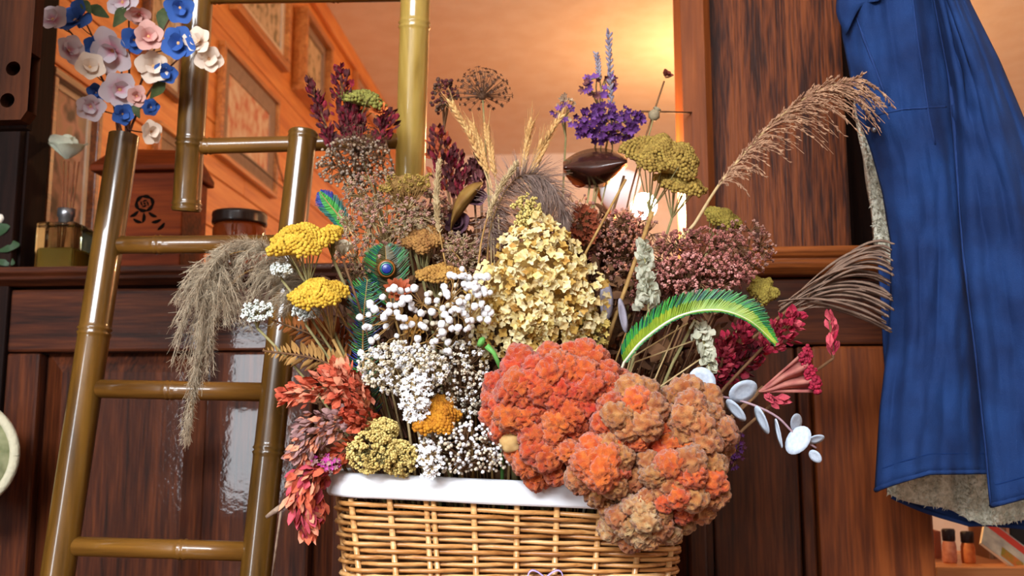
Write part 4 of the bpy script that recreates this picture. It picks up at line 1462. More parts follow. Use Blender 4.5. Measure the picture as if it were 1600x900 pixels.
# ---- cream hydrangea --------------------------------------------------------
hy_m = M('cream_petal', srgb(230, 214, 154), srgb(212, 186, 112), scale=.9, rough=.8, vary=.22, transl=.25)
b0 = base_for(830, 1.2)
T = thing('cream_hydrangea', 'big cone-shaped cream hydrangea in the centre of the bouquet', 'dried flower', b0)
hub = P(838, 520, 1.20)
MB().tube(along(b0, hub, n=6), .003, 8).build('stem', green_stem, T)
core = lumpy(ICO3, 1.4, .12, 2)
MB().tpl(core, P(838, 458, 1.215), (px2m(84, 1.2), .045, px2m(88, 1.2)), Quaternion((0, 0, 1), YAW)).build('flower_core', M('hydrangea_core', srgb(150, 118, 58), srgb(120, 88, 44), scale=160, rough=.95, bump=1), T)
hy_ms = [hy_m, M('pale_cream_petal', srgb(238, 228, 184), srgb(226, 208, 150), scale=.9, rough=.8, vary=.15, transl=.25), M('ochre_petal', srgb(200, 162, 84), srgb(176, 132, 60), scale=.9, rough=.8, vary=.2, transl=.25)]
fm, ft_ = [], []
for k in range(4):
    Ts = star_T(4, 1.0, (.5, .8, 1.0, .35)[k], .6)
    V = np.array([np.array(v) + np.array([0, 0, .3]) * noise.noise(Vector(v) * 2.5 + Vector((k * 4, 0, 0))) for v in Ts[0]])
    ft_.append((V, Ts[1]))
    fm.append([MB().add(V, Ts[1]).mesh('hydrangea_floret', m) for m in hy_ms])
rest = [MB() for _ in hy_ms]
for i in range(860):
    v_ = U(0, 1)
    y = 335 + 225 * v_ ** .85
    wv = math.sqrt(max(0, 1 - ((y - 468) / 134) ** 2)) * (112 if y > 440 else 60 + 52 * ((y - 335) / 105))
    x = U(-1, 1)
    px = 838 + x * wv
    rho = min(1, math.hypot(x, (y - 468) / 140))
    lump = noise.noise(Vector((px / 26, y / 26, 2)))
    front = i < 290
    d = 1.205 - .075 * math.sqrt(max(0, 1 - rho * rho)) - .010 * lump + (U(-.007, .001) if front else U(.0, .010))
    p = P(px, y, d)
    fdir = ((CAM - p).normalized() + rgt * x * .7 + Vector((0, 0, 1)) * (468 - y) / 150 + jit(.8)).normalized()
    mi = random.choices((0, 1, 2), (3, 4, 1) if front else (3, 2, 3))[0]
    sz = px2m(U(5.5, 8.5), 1.17)
    if front:
        part('floret', random.choice(fm)[mi], T, p, qz(fdir, U(0, 6.3)), sz)
    else:
        rest[mi].tpl(random.choice(ft_), p, sz, qz(fdir, U(0, 6.3)))
for m_, mt in zip(rest, hy_ms):
    m_.build('florets', mt, T, kind='stuff')
# greener lower right lobe
spray('cream_statice', 'loose yellow-green flower tuft at the lower right of the cream hydrangea', 'dried flower', (918, 515), 36, 42, 1.19, .02, 110, 5.5, M('olive_cream', srgb(190, 168, 92), srgb(150, 124, 60), scale=40, rough=.85), 'star', stem_m=green_stem)
spray('cream_statice', 'pale yellow tip sprig rising above the cream hydrangea', 'dried flower', (822, 330), 22, 28, 1.2, .015, 70, 4.5, M('tip_cream', srgb(206, 186, 112), srgb(170, 150, 80), scale=40, rough=.85), 'clump', stem_m=green_stem)

# ---- baby's breath and other white sprays -----------------------------------
gyp = M('gypsophila_white', srgb(240, 240, 242), srgb(222, 222, 224), scale=2, rough=.8, bump=.4, bscale=4)
gyc = M('gypsophila_cream', srgb(226, 218, 198), srgb(196, 182, 156), scale=60, rough=.85)
gyg = M('gypsophila_grey', srgb(190, 180, 162), srgb(150, 134, 112), scale=60, rough=.85)
spray('gypsophila_spray', "round white baby's breath blossoms spread left of the cream hydrangea", 'dried flower', (632, 520), 78, 72, 1.14, .03, 84, 5.8, gyp, 'ball', indiv=84, stem_m=straw, group='white sprays')
spray('gypsophila_spray', "white baby's breath blossoms overlapping the hydrangea's left side", 'dried flower', (732, 468), 44, 52, 1.12, .02, 56, 5.6, gyp, 'ball', indiv=56, stem_m=straw, group='white sprays')
spray('gypsophila_spray', "dense fine white baby's breath above the basket's left half", 'dried flower', (630, 575), 72, 42, 1.13, .025, 380, 3.8, [gyp, gyc], 'clump', stem_m=pale_stem, group='white sprays')
spray('white_statice', 'bright white upright statice column left of the mustard flower', 'dried flower', (650, 622), 26, 42, 1.105, .015, 170, 4.2, gyp, 'star', stem_m=pale_stem, group='white sprays')
spray('gypsophila_spray', "fine white baby's breath hanging over the basket rim", 'dried flower', (730, 700), 84, 42, 1.12, .03, 420, 3.0, [gyp, gyc], 'seed', stem_m=brown_stem, group='white sprays')
spray('gypsophila_spray', "cream baby's breath sprig below the hydrangea's left edge", 'dried flower', (722, 596), 48, 62, 1.16, .03, 260, 3.6, [gyc, gyg, gyp], 'clump', stem_m=brown_stem, group='white sprays')
spray('white_statice', 'small white flower tuft drooping onto the rim centre-left', 'dried flower', (672, 722), 22, 28, 1.10, .012, 90, 3.6, gyp, 'star', stem_m=pale_stem, group='white sprays')
spray('gypsophila_spray', "sparse white baby's breath tuft in front of the yellow yarrow", 'dried flower', (700, 500), 40, 60, 1.17, .03, 46, 4.2, gyc, 'ball', indiv=46, stem_m=straw, group='white sprays')
for lab, c, r in (('white yarrow cluster farthest left, in front of the grey plume', (402, 487), 26), ('little white yarrow tuft under the upper yellow yarrow', (440, 420), 17), ('white yarrow tuft peeping under the lower yellow yarrow', (478, 486), 22)):
    spray('white_yarrow', lab, 'dried flower', c, r, r * .62, 1.15, .012, 70, 3.8, M('white_yarrow', srgb(226, 230, 224), srgb(198, 204, 196), scale=90, rough=.85), 'clump', stem_m=green_stem, group='white yarrow tufts', base=base_for(600, 1.2), hubf=1.6)

# ---- yarrow heads -----------------------------------------------------------
yel = M('yarrow_yellow', srgb(206, 172, 62), srgb(182, 142, 42), scale=120, rough=.9)
och = M('yarrow_ochre', srgb(164, 138, 66), srgb(126, 100, 44), scale=140, rough=.9)
olv = M('yarrow_olive', srgb(150, 134, 58), srgb(116, 100, 40), scale=140, rough=.9)
brn = M('yarrow_brown', srgb(140, 98, 52), srgb(104, 70, 36), scale=140, rough=.9)
mus = M('mustard', srgb(190, 130, 34), srgb(160, 98, 22), scale=120, rough=.9)
grn = M('yarrow_green', srgb(142, 140, 66), srgb(110, 104, 50), scale=140, rough=.9)
nk = P(520, 560, 1.18)
yarrow('upper yellow yarrow head at the left of the bouquet', (470, 378), 58, 33, 1.15, yel, n=260, rpx=3.6, base=base_for(560, 1.2), rot=.15, dome=.7)
yarrow('small yellow yarrow tuft beside the upper yellow head', (518, 362), 18, 14, 1.17, yel, n=60, rpx=3.4, base=base_for(560, 1.2))
yarrow('lower yellow yarrow head with visible straw stalks', (497, 462), 50, 26, 1.13, yel, stem_m=straw, n=240, rpx=3.5, base=base_for(560, 1.2), rot=.1, dome=.8, neck=P(520, 530, 1.16))
yarrow('large ochre yarrow head in front of the lamp', (1034, 248), 68, 44, 1.38, och, n=380, rpx=3.4, rot=-.22, dome=.8)
yarrow('second ochre yarrow head just under the large one at the lamp', (1064, 288), 44, 24, 1.37, och, n=180, rpx=3.3, rot=-.25)
yarrow('olive yarrow head right of the lamp below the reed plume', (1130, 340), 32, 22, 1.36, olv, n=130, rpx=3.3, rot=-.4)
yarrow('olive yarrow head above the pink flowers at the right', (1192, 452), 26, 26, 1.30, olv, n=120, rpx=3.4, rot=-.5)
yarrow('brown-yellow yarrow head between feather and hydrangea', (684, 428), 38, 16, 1.2, M('yarrow_tan', srgb(176, 134, 66), srgb(140, 98, 46), scale=120, rough=.9), n=160, rpx=3.3)
yarrow('mustard yarrow head beside the white statice column', (678, 652), 44, 30, 1.12, mus, n=200, rpx=3.6, dome=.8)
yarrow('deep golden yarrow tuft above the mustard head', (690, 634), 24, 22, 1.14, mus, n=80, rpx=3.6)
yarrow('green-yellow yarrow head at the top left among red flowers', (566, 156), 42, 16, 1.47, grn, n=160, rpx=3.2, rot=-.25)
yarrow('brown yarrow head in front of the hanging ladder foot', (630, 290), 36, 24, 1.34, M('fennel_brown', srgb(150, 118, 66), srgb(116, 84, 44), scale=120, rough=.9), n=150, rpx=3.0)
yarrow('rust-brown yarrow head right of the peacock eye', (660, 372), 34, 30, 1.27, M('yarrow_rust', srgb(158, 116, 62), srgb(126, 84, 44), scale=120, rough=.9), n=160, rpx=3.2)
for k, (lab, c, rx, ry) in enumerate((('olive statice cluster resting on the left of the white rim', (582, 706), 40, 34), ('olive statice cluster nearer the rim centre', (624, 716), 30, 28), ('olive statice tuft at the back of the rim cluster', (596, 672), 26, 18))):
    spray('olive_statice', lab, 'dried flower', c, rx, ry, 1.11 + .01 * k, .02, 190, 4.4, [M('olive_statice', srgb(220, 200, 128), srgb(194, 168, 96), scale=60, rough=.85)], 'clump', stem_m=green_stem, group='olive statice on the rim')

# ---- fillers: taupe sea lavender, pink sprays -------------------------------
tau = M('taupe_bits', srgb(168, 146, 120), srgb(128, 102, 82), scale=70, rough=.9)
tau2 = M('rosy_taupe', srgb(178, 136, 120), srgb(140, 98, 86), scale=70, rough=.9)
spray('sea_lavender', 'taupe sea lavender spray behind the peacock eye feather', 'dried flower', (604, 350), 82, 46, 1.29, .04, 330, 3.2, [tau, tau2], 'clump', stem_m=pale_stem, group='sea lavender')
spray('sea_lavender', 'grey-brown sea lavender spray below the hanging ladder rung', 'dried flower', (556, 256), 62, 44, 1.40, .03, 300, 2.6, [tau, M('grey_bits', srgb(110, 96, 86), srgb(150, 132, 116), scale=80, rough=.9)], 'seed', stem_m=brown_stem, group='sea lavender')
spray('sea_lavender', 'beige sea lavender sprig left of the foxtail spike', 'dried flower', (590, 300), 60, 34, 1.36, .03, 180, 3.0, [tau, tau2], 'clump', stem_m=pale_stem, group='sea lavender')
pk = M('dusty_pink', srgb(186, 122, 110), srgb(146, 84, 78), scale=70, rough=.9)
pk2 = M('rose_brown', srgb(140, 88, 74), srgb(108, 62, 56), scale=70, rough=.9)
pk3 = M('peach_bits', srgb(206, 146, 112), srgb(172, 106, 84), scale=70, rough=.9)
spray('pink_sea_lavender', 'dusty pink spray filling the right side above the green feather', 'dried flower', (1096, 410), 92, 56, 1.28, .05, 560, 3.4, [pk, pk2, pk], 'clump', stem_m=brown_stem, group='pink sprays')
spray('pink_sea_lavender', 'rose-brown spray at the far right against the oak panel', 'dried flower', (1162, 388), 52, 46, 1.34, .03, 230, 3.2, [pk2, tau2], 'clump', stem_m=brown_stem, group='pink sprays')
spray('pink_sea_lavender', 'peach spray just below the glowing lamp', 'dried flower', (980, 386), 62, 60, 1.34, .04, 380, 3.3, [pk3, pk, tau2], 'clump', stem_m=brown_stem, group='pink sprays')
spray('pink_sea_lavender', 'peach-grey spray above the hydrangea, right of the pale plume', 'dried flower', (900, 340), 34, 40, 1.34, .03, 120, 3.0, [tau2, pk3], 'seed', stem_m=straw, group='pink sprays')
spray('pink_sea_lavender', 'wine-tinted spray behind the green feather', 'dried flower', (1050, 470), 80, 34, 1.31, .03, 240, 3.4, [pk2, pk], 'clump', stem_m=brown_stem, group='pink sprays')
spray('brown_statice', 'chestnut brown flower tuft right of the hydrangea top', 'dried flower', (914, 352), 22, 30, 1.3, .02, 70, 5, M('chestnut', srgb(150, 74, 44), srgb(110, 50, 30), scale=60, rough=.9), 'funnel', stem_m=brown_stem)

spray('sea_lavender', 'taupe sea lavender sprig above the teal feather beside the yellow yarrow', 'dried flower', (560, 412), 40, 40, 1.25, .03, 150, 3.2, [tau, tau2], 'clump', stem_m=pale_stem, group='sea lavender')
spray('sea_lavender', 'rosy taupe sprig between the foxtail spike and the hydrangea', 'dried flower', (716, 398), 42, 36, 1.29, .03, 170, 3.2, [tau2, tau], 'clump', stem_m=pale_stem, group='sea lavender')
spray('sea_lavender', 'greyish sprig in the gap above the rust-brown yarrow', 'dried flower', (668, 326), 36, 34, 1.34, .03, 130, 3.0, [tau, pk2], 'clump', stem_m=brown_stem, group='sea lavender')
spray('pink_sea_lavender', 'paler pink spray tips in front of the dusty pink mass', 'dried flower', (1092, 430), 72, 34, 1.24, .03, 190, 3.6, [M('pale_pink_bits', srgb(206, 150, 142), srgb(176, 112, 108), scale=70, rough=.9), pk], 'clump', stem_m=brown_stem, group='pink sprays')

# ---- statice with purple flowers at the top --------------------------------
pur = M('statice_purple', srgb(88, 40, 104), srgb(64, 28, 80), scale=80, rough=.8)
pur2 = M('statice_violet', srgb(122, 74, 146), srgb(88, 50, 108), scale=80, rough=.8)
mau = M('mauve_brown', srgb(130, 78, 78), srgb(94, 54, 60), scale=80, rough=.85)
lav = M('lavender_grey', srgb(150, 142, 152), srgb(120, 110, 128), scale=80, rough=.85)
spray('purple_statice', 'deep purple statice bunch at the top right of the bouquet', 'dried flower', (950, 194), 56, 30, 1.45, .03, 150, 6.2, [pur, pur, pur2], 'funnel', stem_m=green_stem, base=base_for(930, 1.38))
spray('mauve_statice', 'small mauve-brown flowers above the purple statice', 'dried flower', (938, 134), 30, 18, 1.46, .02, 26, 6.5, [mau, pur2], 'funnel', stem_m=green_stem, base=base_for(930, 1.38), hubf=2.5)
spray('mauve_statice', 'violet sprig reaching out left of the purple statice', 'dried flower', (884, 176), 20, 26, 1.45, .02, 24, 5, [pur2, tau], 'funnel', stem_m=green_stem, base=base_for(930, 1.38), hubf=1.5)
ear('tall grey-blue lavender spike, topmost of the bouquet', [P(957, 245, 1.45), P(956, 180, 1.45), P(953, 110, 1.45), P(951, 50, 1.45)], lav, 7, 54, 1.45, 0, 'lavender_spike', base_for(930, 1.38), 'lavender spikes', .9, .12, green_stem, 'dried flower')
ear('short lavender spike leaning left beside the tall one', [P(945, 190, 1.46), P(938, 130, 1.46), P(932, 84, 1.46)], lav, 6, 22, 1.46, 0, 'lavender_spike', base_for(930, 1.38), 'lavender spikes', .9, .55, green_stem, 'dried flower')
rosette('dried_rose', 'small dark dried rose standing free on a thin stem at upper right', (1040, 122), 15, 1.46, M('dark_rose', srgb(130, 62, 44), srgb(96, 40, 34), scale=90, rough=.8), rings=((5, .9, .7), (5, .7, 1.0), (3, .5, 1.3)), base=base_for(980, 1.38), face=(.3, -.8, .5))
T = thing('poppy_pod', 'round grey poppy pod right of the purple statice', 'seed pod', base_for(990, 1.38))
cpp = P(1022, 180, 1.44)
MB().tube(along(wloc(T), cpp, n=8), .0011, 6).build('stem', green_stem, T)
MB().lathe([(0, -.008), (.006, -.006), (.0088, 0), (.006, .006), (.003, .008), (.006, .0095), (.0055, .011), (0, .011)], cpp, 16, ax=(rgt * .5 + Vector((0, 0, 1))).normalized()).build('pod', M('pod_grey', srgb(150, 138, 110), srgb(120, 104, 80), scale=80, rough=.8), T)
sk = MB().tube([P(1002, 174, 1.5), P(1082, 176, 1.70)], .0016, 6)
tag(sk.build('thin_rod', brown_stem, None, P(1002, 176, 1.5)), 'thin brown stick crossing to the post right of the poppy pod', 'stick')
# glossy dark leaf under the purple flowers
T = thing('dried_leaf', 'large glossy dark brown curled leaf under the purple statice', 'leaf', base_for(930, 1.36))
MB().tube(along(wloc(T), P(975, 275, 1.425), n=7), .002, 6).build('stem', brown_stem, T)
dl = MB()
def dleaf(u_, v_):
    x = 880 + 100 * v_
    wv = math.sin(PI * min(1, v_ * .92 + .05)) ** .7
    y = 262 + 6 * math.sin(v_ * 3) + (u_ - .5) * 62 * wv - 10 * v_
    return P(x, y, 1.40 + .05 * (2 * u_ - 1) ** 2 + .03 * (v_ - .5) ** 2 * (1 if u_ > .5 else -1))
dl.grid(dleaf, 10, 16)
dl.build('blade', M('dark_glossy_leaf', srgb(46, 24, 20), srgb(66, 34, 26), scale=40, rough=.25, coat=.4, bump=.2, bscale=40), T, solid=.0012)
dl = MB()
dl.grid(lambda u_, v_: P(884 + 42 * v_, 268 + 8 * v_ + (u_ - .1) * 24 * math.sin(PI * (v_ * .9 + .08)), 1.425 + .012 * u_), 6, 8)
dl.build('lit_underside', M('lamplit_leaf', srgb(196, 96, 40), srgb(160, 70, 28), scale=60, rough=.6, transl=.4), T, solid=.001)  # orange of the lamp shining through the leaf, put into the colour

# ---- reds -------------------------------------------------------------------
bur = M('burgundy', srgb(126, 26, 42), srgb(86, 18, 34), scale=70, rough=.85)
bur2 = M('wine_brown', srgb(92, 40, 40), srgb(64, 28, 32), scale=70, rough=.85)
crm = M('crimson', srgb(176, 36, 66), srgb(128, 24, 48), scale=70, rough=.8)
crp = M('crimson_pale', srgb(200, 84, 96), srgb(160, 52, 70), scale=70, rough=.8)
for lab, a, b, w, n in (('burgundy amaranth spike leaning left at the top left', (520, 235), (484, 128), 15, 110), ('tall burgundy amaranth plume at the top left', (545, 230), (530, 108), 26, 170),
                        ('burgundy amaranth plume behind the rung, middle one', (560, 230), (548, 170), 30, 130), ('burgundy amaranth plume touching the hanging ladder', (590, 230), (606, 176), 20, 100)):
    leaf_plume('amaranth_plume', lab, [P(a[0], a[1], 1.45), P((a[0] + b[0]) / 2 + 2, (a[1] + b[1]) / 2, 1.46), P(b[0], b[1], 1.46)], px2m(w, 1.46), n, [bur, bur2], px2m(13, 1.46), base=base_for(620, 1.38), group='burgundy amaranths')
rosette('strawflower', 'orange strawflower among the burgundy amaranths', (590, 174), 20, 1.46, M('straw_orange', srgb(214, 120, 60), srgb(190, 92, 40), scale=60, rough=.7), rings=((9, .9, .5), (8, .7, .9), (5, .45, 1.2)), w=.4, base=base_for(640, 1.36), group='strawflowers')
for lab, a, b, w, n, mm in (('dark red plume right of the hanging ladder rail', (700, 300), (684, 205), 30, 150, [bur2, bur, M('rust_bits', srgb(176, 84, 46), srgb(140, 60, 34), scale=70, rough=.85)]),
                            ('dark wine plume behind the foxtail spike', (716, 310), (712, 240), 34, 130, [bur2, bur]), ('mauve-red plume below the allium globe', (752, 300), (742, 250), 20, 90, [bur2, mau])):
    leaf_plume('amaranth_plume', lab, [P(a[0], a[1], 1.42), P((a[0] + b[0]) / 2, (a[1] + b[1]) / 2, 1.43), P(b[0], b[1], 1.43)], px2m(w, 1.43), n, mm, px2m(14, 1.43), base=base_for(720, 1.38), group='dark red plumes')
spray('smoke_spray', 'brown airy seed spray beside the hanging ladder rail', 'dried flower', (694, 150), 22, 32, 1.46, .02, 70, 3.0, [bur2, M('dark_seed', srgb(84, 60, 46), srgb(60, 40, 30), scale=80)], 'seed', stem_m=brown_stem, base=base_for(720, 1.38), hubf=1.6)
for k, (lab, c, r) in enumerate((('purplish dried rose low beside the foxtail spike', (742, 312), 24), ('dusky mauve dried rose below the other mauve rose', (716, 352), 26))):
    rosette('dried_rose', lab, c, r, 1.36, M('mauve_rose', srgb(110, 74, 88), srgb(78, 50, 62), scale=80, rough=.85), rings=((6, .95, .5), (6, .8, .8), (5, .6, 1.1), (3, .4, 1.35)), w=.95)
T = thing('dried_leaf', 'yellow-brown curled leaf behind the foxtail spike', 'leaf', base_for(720, 1.34))
MB().tube(along(wloc(T), P(706, 360, 1.33), n=6), .0014, 6).build('stem', straw, T)
MB().grid(lambda u_, v_: P(704 + 50 * v_ ** 1.5, 362 - 75 * v_ ** .7 + (u_ - .5) * 36 * math.sin(PI * (.1 + .85 * v_)), 1.33 + .02 * abs(u_ - .5)), 6, 10).build('blade', M('ochre_leaf', srgb(158, 122, 58), srgb(130, 92, 42), scale=50, rough=.7, transl=.2), T, solid=.001)

# crimson group at the right
def crimson(lab, pts, w, n, mm, ll=15):
    leaf_plume('crimson_celosia', lab, [P(*p) for p in pts], px2m(w, 1.2), n, mm, px2m(ll, 1.2), lw=.36, base=base_for(1060, 1.24), group='crimson flowers', lean=.5)
crimson('crimson flower tuft at the tip of the green feather', [(1190, 545, 1.22), (1220, 520, 1.21), (1244, 490, 1.2)], 30, 130, [crm, crp, crm])
crimson('dark crimson flowers under the arch of the green feather', [(1120, 580, 1.25), (1140, 550, 1.24), (1165, 510, 1.24)], 34, 170, [crm, bur])
crimson('crimson flowers behind the silver eucalyptus leaves', [(1110, 600, 1.25), (1150, 570, 1.24), (1190, 545, 1.24)], 30, 150, [crm, bur, bur2])
crimson('crimson tuft close to the white bell spike', [(1120, 590, 1.24), (1130, 560, 1.22), (1136, 535, 1.22)], 18, 70, [crm, crp])
# fan-shaped pale pink comb
T = thing('celosia_fan', 'fan-shaped beige celosia with crimson crest at far right', 'dried flower', base_for(1080, 1.24))
MB().tube(along(wloc(T), P(1190, 610, 1.22), n=7), .002, 6).build('stem', brown_stem, T)
fan = MB()
fan.grid(lambda u_, v_: P(1186 + v_ * (70 + 22 * u_) , 612 - v_ * (62 - 62 * u_) + 6 * math.sin(v_ * 9) * u_ * (1 - u_), 1.21 + .012 * math.sin(u_ * 16) * v_), 22, 8)
fan.build('comb', M('beige_pink', srgb(196, 130, 116), srgb(172, 96, 92), scale=60, rough=.85, transl=.2), T, solid=.0025)
cr_ = MB()
for i in range(60):
    u_ = U(0, 1)
    p = P(1186 + 70 + 22 * u_ + U(-8, 6), 612 - (62 - 62 * u_) + U(-6, 6), 1.205 + U(-.008, .01))
    cr_.tpl(random.choice(SHAPES['clump']), p, px2m(U(5, 9), 1.2), rq())
cr_.build('crest', crm, T)
leaf_plume('crimson_celosia', 'small pink pointed flower tip standing free at far right', [P(1302, 560, 1.24), P(1300, 535, 1.24), P(1297, 500, 1.24)], px2m(9, 1.24), 26, [crp, crm], px2m(20, 1.24), base=base_for(1080, 1.28), group='crimson flowers', lean=.85)
leaf_plume('crimson_celosia', 'pink pointed floret hanging below the beige celosia fan', [P(1192, 604, 1.22), P(1205, 622, 1.21), P(1222, 626, 1.21)], px2m(8, 1.22), 22, [crp], px2m(18, 1.22), base=base_for(1080, 1.24), group='crimson flowers', lean=.85)
spray('purple_statice', 'dim purple statice sprig low behind the tan cockscomb', 'dried flower', (1146, 700), 18, 32, 1.2, .015, 40, 4.5, [pur, M('plum', srgb(84, 30, 66), srgb(60, 22, 48), scale=60)], 'star', stem_m=brown_stem, base=base_for(1060, 1.26), hubf=.2)

# ---- salmon plumes at the lower left ----------------------------------------
sal = M('salmon', srgb(206, 104, 74), srgb(184, 76, 54), scale=60, rough=.85)
sal2 = M('salmon_pale', srgb(220, 150, 116), srgb(200, 120, 96), scale=60, rough=.85)
gpk = M('grey_pink', srgb(170, 132, 128), srgb(140, 104, 104), scale=60, rough=.9)
def salmon(lab, pts, w, n, mm, ll=19, lean=.6):
    leaf_plume('salmon_celosia', lab, [P(*p) for p in pts], px2m(w, 1.12), n, mm, px2m(ll, 1.12), lw=.3, base=base_for(560, 1.2), group='salmon celosia plumes', lean=lean)
salmon('upper salmon celosia plume pointing left over the ladder', [(575, 600, 1.15), (520, 605, 1.12), (444, 622, 1.11)], 34, 190, [sal, sal2, sal])
salmon('salmon celosia plume rising towards the green feather barbs', [(580, 640, 1.13), (540, 600, 1.12), (520, 575, 1.12)], 30, 120, [sal, sal2])
salmon('orange-salmon celosia plume beside the olive statice', [(590, 660, 1.14), (560, 650, 1.12), (540, 640, 1.11)], 26, 100, [sal, sal])
salmon('grey-pink celosia plume drooping left of the olive statice', [(560, 650, 1.13), (500, 668, 1.11), (462, 716, 1.11)], 38, 190, [gpk, gpk, sal2], 16)
salmon('rust celosia tuft at the left end of the white rim', [(570, 690, 1.13), (540, 705, 1.12), (520, 722, 1.12)], 20, 80, [sal, M('rust', srgb(176, 80, 34), srgb(150, 60, 24), scale=60)])
salmon('salmon celosia plume hanging outside the basket at the left', [(520, 715, 1.13), (480, 745, 1.11), (472, 785, 1.11), (484, 826, 1.12)], 27, 150, [sal, sal2, crp], 25, .7)
salmon('red-salmon celosia tail beside the basket corner', [(510, 735, 1.14), (500, 770, 1.13), (498, 802, 1.13)], 16, 60, [crp, sal], 22, .75)
spray('magenta_statice', 'small magenta flower tuft at the left corner of the rim', 'dried flower', (508, 724), 24, 12, 1.11, .01, 60, 4, [M('magenta', srgb(206, 84, 170), srgb(180, 50, 140), scale=60, rough=.8), gpk], 'star', base=base_for(560, 1.2), stem_m=brown_stem)
T = thing('twig', 'bare grey twig sticking out at lower left beside the basket', 'twig', P(540, 715, 1.14))
MB().tube(polyline([P(545, 712, 1.14), P(500, 742, 1.12), P(455, 780, 1.12), P(416, 808, 1.12)], 12), [.0026] * 9 + [.003, .0034, .003, .002], 7).build('shoot', M('grey_twig', srgb(150, 128, 110), srgb(120, 98, 82), scale=120, rough=.9, bump=.5), T)
MB().tube([P(440, 792, 1.12), P(432, 850, 1.13), P(425, 905, 1.14)], .0014, 6).build('side_shoot', M('grey_twig', (0, 0, 0)), T)

# ---- brown fern and strawflowers -------------------------------------------
frn = M('fern_brown', srgb(170, 106, 52), srgb(136, 76, 36), scale=60, rough=.8, transl=.2)
def fern(lab, pts, w, n, d, mat, base):
    ax_ = polyline([P(*p) for p in pts], 24)
    T = thing('dried_fern', lab, 'fern', base, 'dried ferns')
    MB().tube(along(base, ax_[0], n=5)[:-1] + ax_, .0012, 5).build('stem', brown_stem, T)
    me = MB().add(*leaflet_T(.16, .05, .12)).mesh('fern_leaflet', mat)
    for i in range(n):
        t = .15 + .85 * i / n
        j = min(int(t * 24), 23)
        p = ax_[j].lerp(ax_[j + 1], t * 24 - j)
        tan = (ax_[j + 1] - ax_[j]).normalized()
        sd = tan.cross((CAM - p).normalized()).normalized() * (1 if i % 2 else -1)
        dirn = (sd + tan * .55 + jit(.2)).normalized()
        part('leaflet', me, T, p, Vector((0, 1, 0)).rotation_difference(dirn) @ Quaternion((0, 1, 0), U(-.5, .5)), px2m(w, d) * math.sin(PI * (.25 + .72 * t)) * U(.8, 1.1))
fern('copper brown fern frond under the lower yellow yarrow', [(560, 585, 1.19), (500, 530, 1.18), (425, 500, 1.17)], 34, 40, 1.18, frn, base_for(580, 1.22))
fern('straw-brown fern frond above the salmon plume', [(560, 590, 1.17), (490, 560, 1.16), (410, 548, 1.15)], 30, 40, 1.16, M('fern_straw', srgb(178, 138, 80), srgb(150, 108, 58), scale=60, rough=.8), base_for(580, 1.22))
fern('rust fern frond behind the straw stalks of the yarrow', [(560, 570, 1.21), (520, 520, 1.2), (470, 515, 1.2)], 28, 30, 1.2, M('fern_rust', srgb(160, 84, 40), srgb(124, 58, 28), scale=60, rough=.8), base_for(580, 1.22))
rosette('strawflower', 'rust-red strawflower right of the teal feather', (622, 458), 27, 1.21, M('straw_rust', srgb(176, 90, 54), srgb(144, 64, 38), scale=60, rough=.6), rings=((12, .95, .35), (11, .85, .65), (9, .65, .95), (6, .45, 1.25)), w=.42, group='strawflowers')
rosette('strawflower', 'ochre strawflower in the gap below the rust one', (650, 516), 24, 1.22, M('straw_ochre', srgb(170, 126, 56), srgb(140, 92, 38), scale=60, rough=.6), rings=((12, .95, .35), (11, .8, .65), (8, .6, 1.0)), w=.42, group='strawflowers')
rosette('strawflower', 'dark brown strawflower beneath the hydrangea left edge', (690, 470), 24, 1.24, M('straw_brown', srgb(130, 70, 44), srgb(92, 48, 32), scale=60, rough=.6), rings=((12, .95, .35), (11, .8, .65), (8, .6, 1.0)), w=.42, group='strawflowers')
rosette('white_rose', 'cream white rose bud between the two yellow yarrows', (536, 398), 25, 1.17, M('rose_cream', srgb(222, 212, 192), srgb(196, 184, 158), scale=30, rough=.75, transl=.2), rings=((4, .95, .75), (4, .85, 1.05), (3, .7, 1.3)), w=1.1, cup=.5, base=base_for(560, 1.2), face=(.15, -.6, .7))

# ---- pale plumes ------------------------------------------------------------
fuzz = M('grey_fuzz', srgb(170, 150, 124), srgb(140, 120, 98), scale=40, rough=.95)
fuzz2 = M('lilac_fuzz', srgb(186, 162, 150), srgb(160, 136, 126), scale=40, rough=.95, transl=.3)
cream_f = M('foxtail_cream', srgb(206, 184, 142), srgb(178, 152, 110), scale=60, rough=.9)
pb0 = base_for(590, 1.2)
def panicle(name, label, axis, tips, mat, base, hair=.007, nh=46, r=.00026, droop=.02, group=None):
    """airy seed panicle: branchlets that droop from an arching axis, each set with short fine hairs"""
    ax_ = polyline(axis, 24)
    T = thing(name, label, 'grass', base, group)
    MB().tube(along(base, ax_[0], n=6)[:-1] + ax_, [.0016] * 6 + [.0016 - .0011 * i / 25 for i in range(25)], 6).build('stem', straw, T)
    h = MB()
    for e_ in tips:
        j = min(range(25), key=lambda k: (ax_[k] - e_).length + max(0, e_.z - ax_[k].z) * 2 + .15 * abs(k - 12) / 25 * .1)
        j = max(0, j - random.randrange(2, 7))
        pl_ = bez(ax_[j], ax_[j].lerp(e_, .55) + Vector((0, 0, droop)), e_, 8)
        h.tube(pl_, [.0004] * 9, 3, cap=False)
        for k in range(nh):
            t = U(.2, 1)
            q_ = min(int(t * 8), 7)
            p = pl_[q_].lerp(pl_[q_ + 1], t * 8 - q_)
            tan = (pl_[q_ + 1] - pl_[q_]).normalized()
            dr = (tan * .7 + jit(.8) + Vector((0, 0, -.25))).normalized()
            h.tube([p, p + dr * hair * U(.5, 1.3)], [r, r * .6], 3, cap=False)
    h.build('plume', mat, T, kind='stuff')
    return T
tips = []
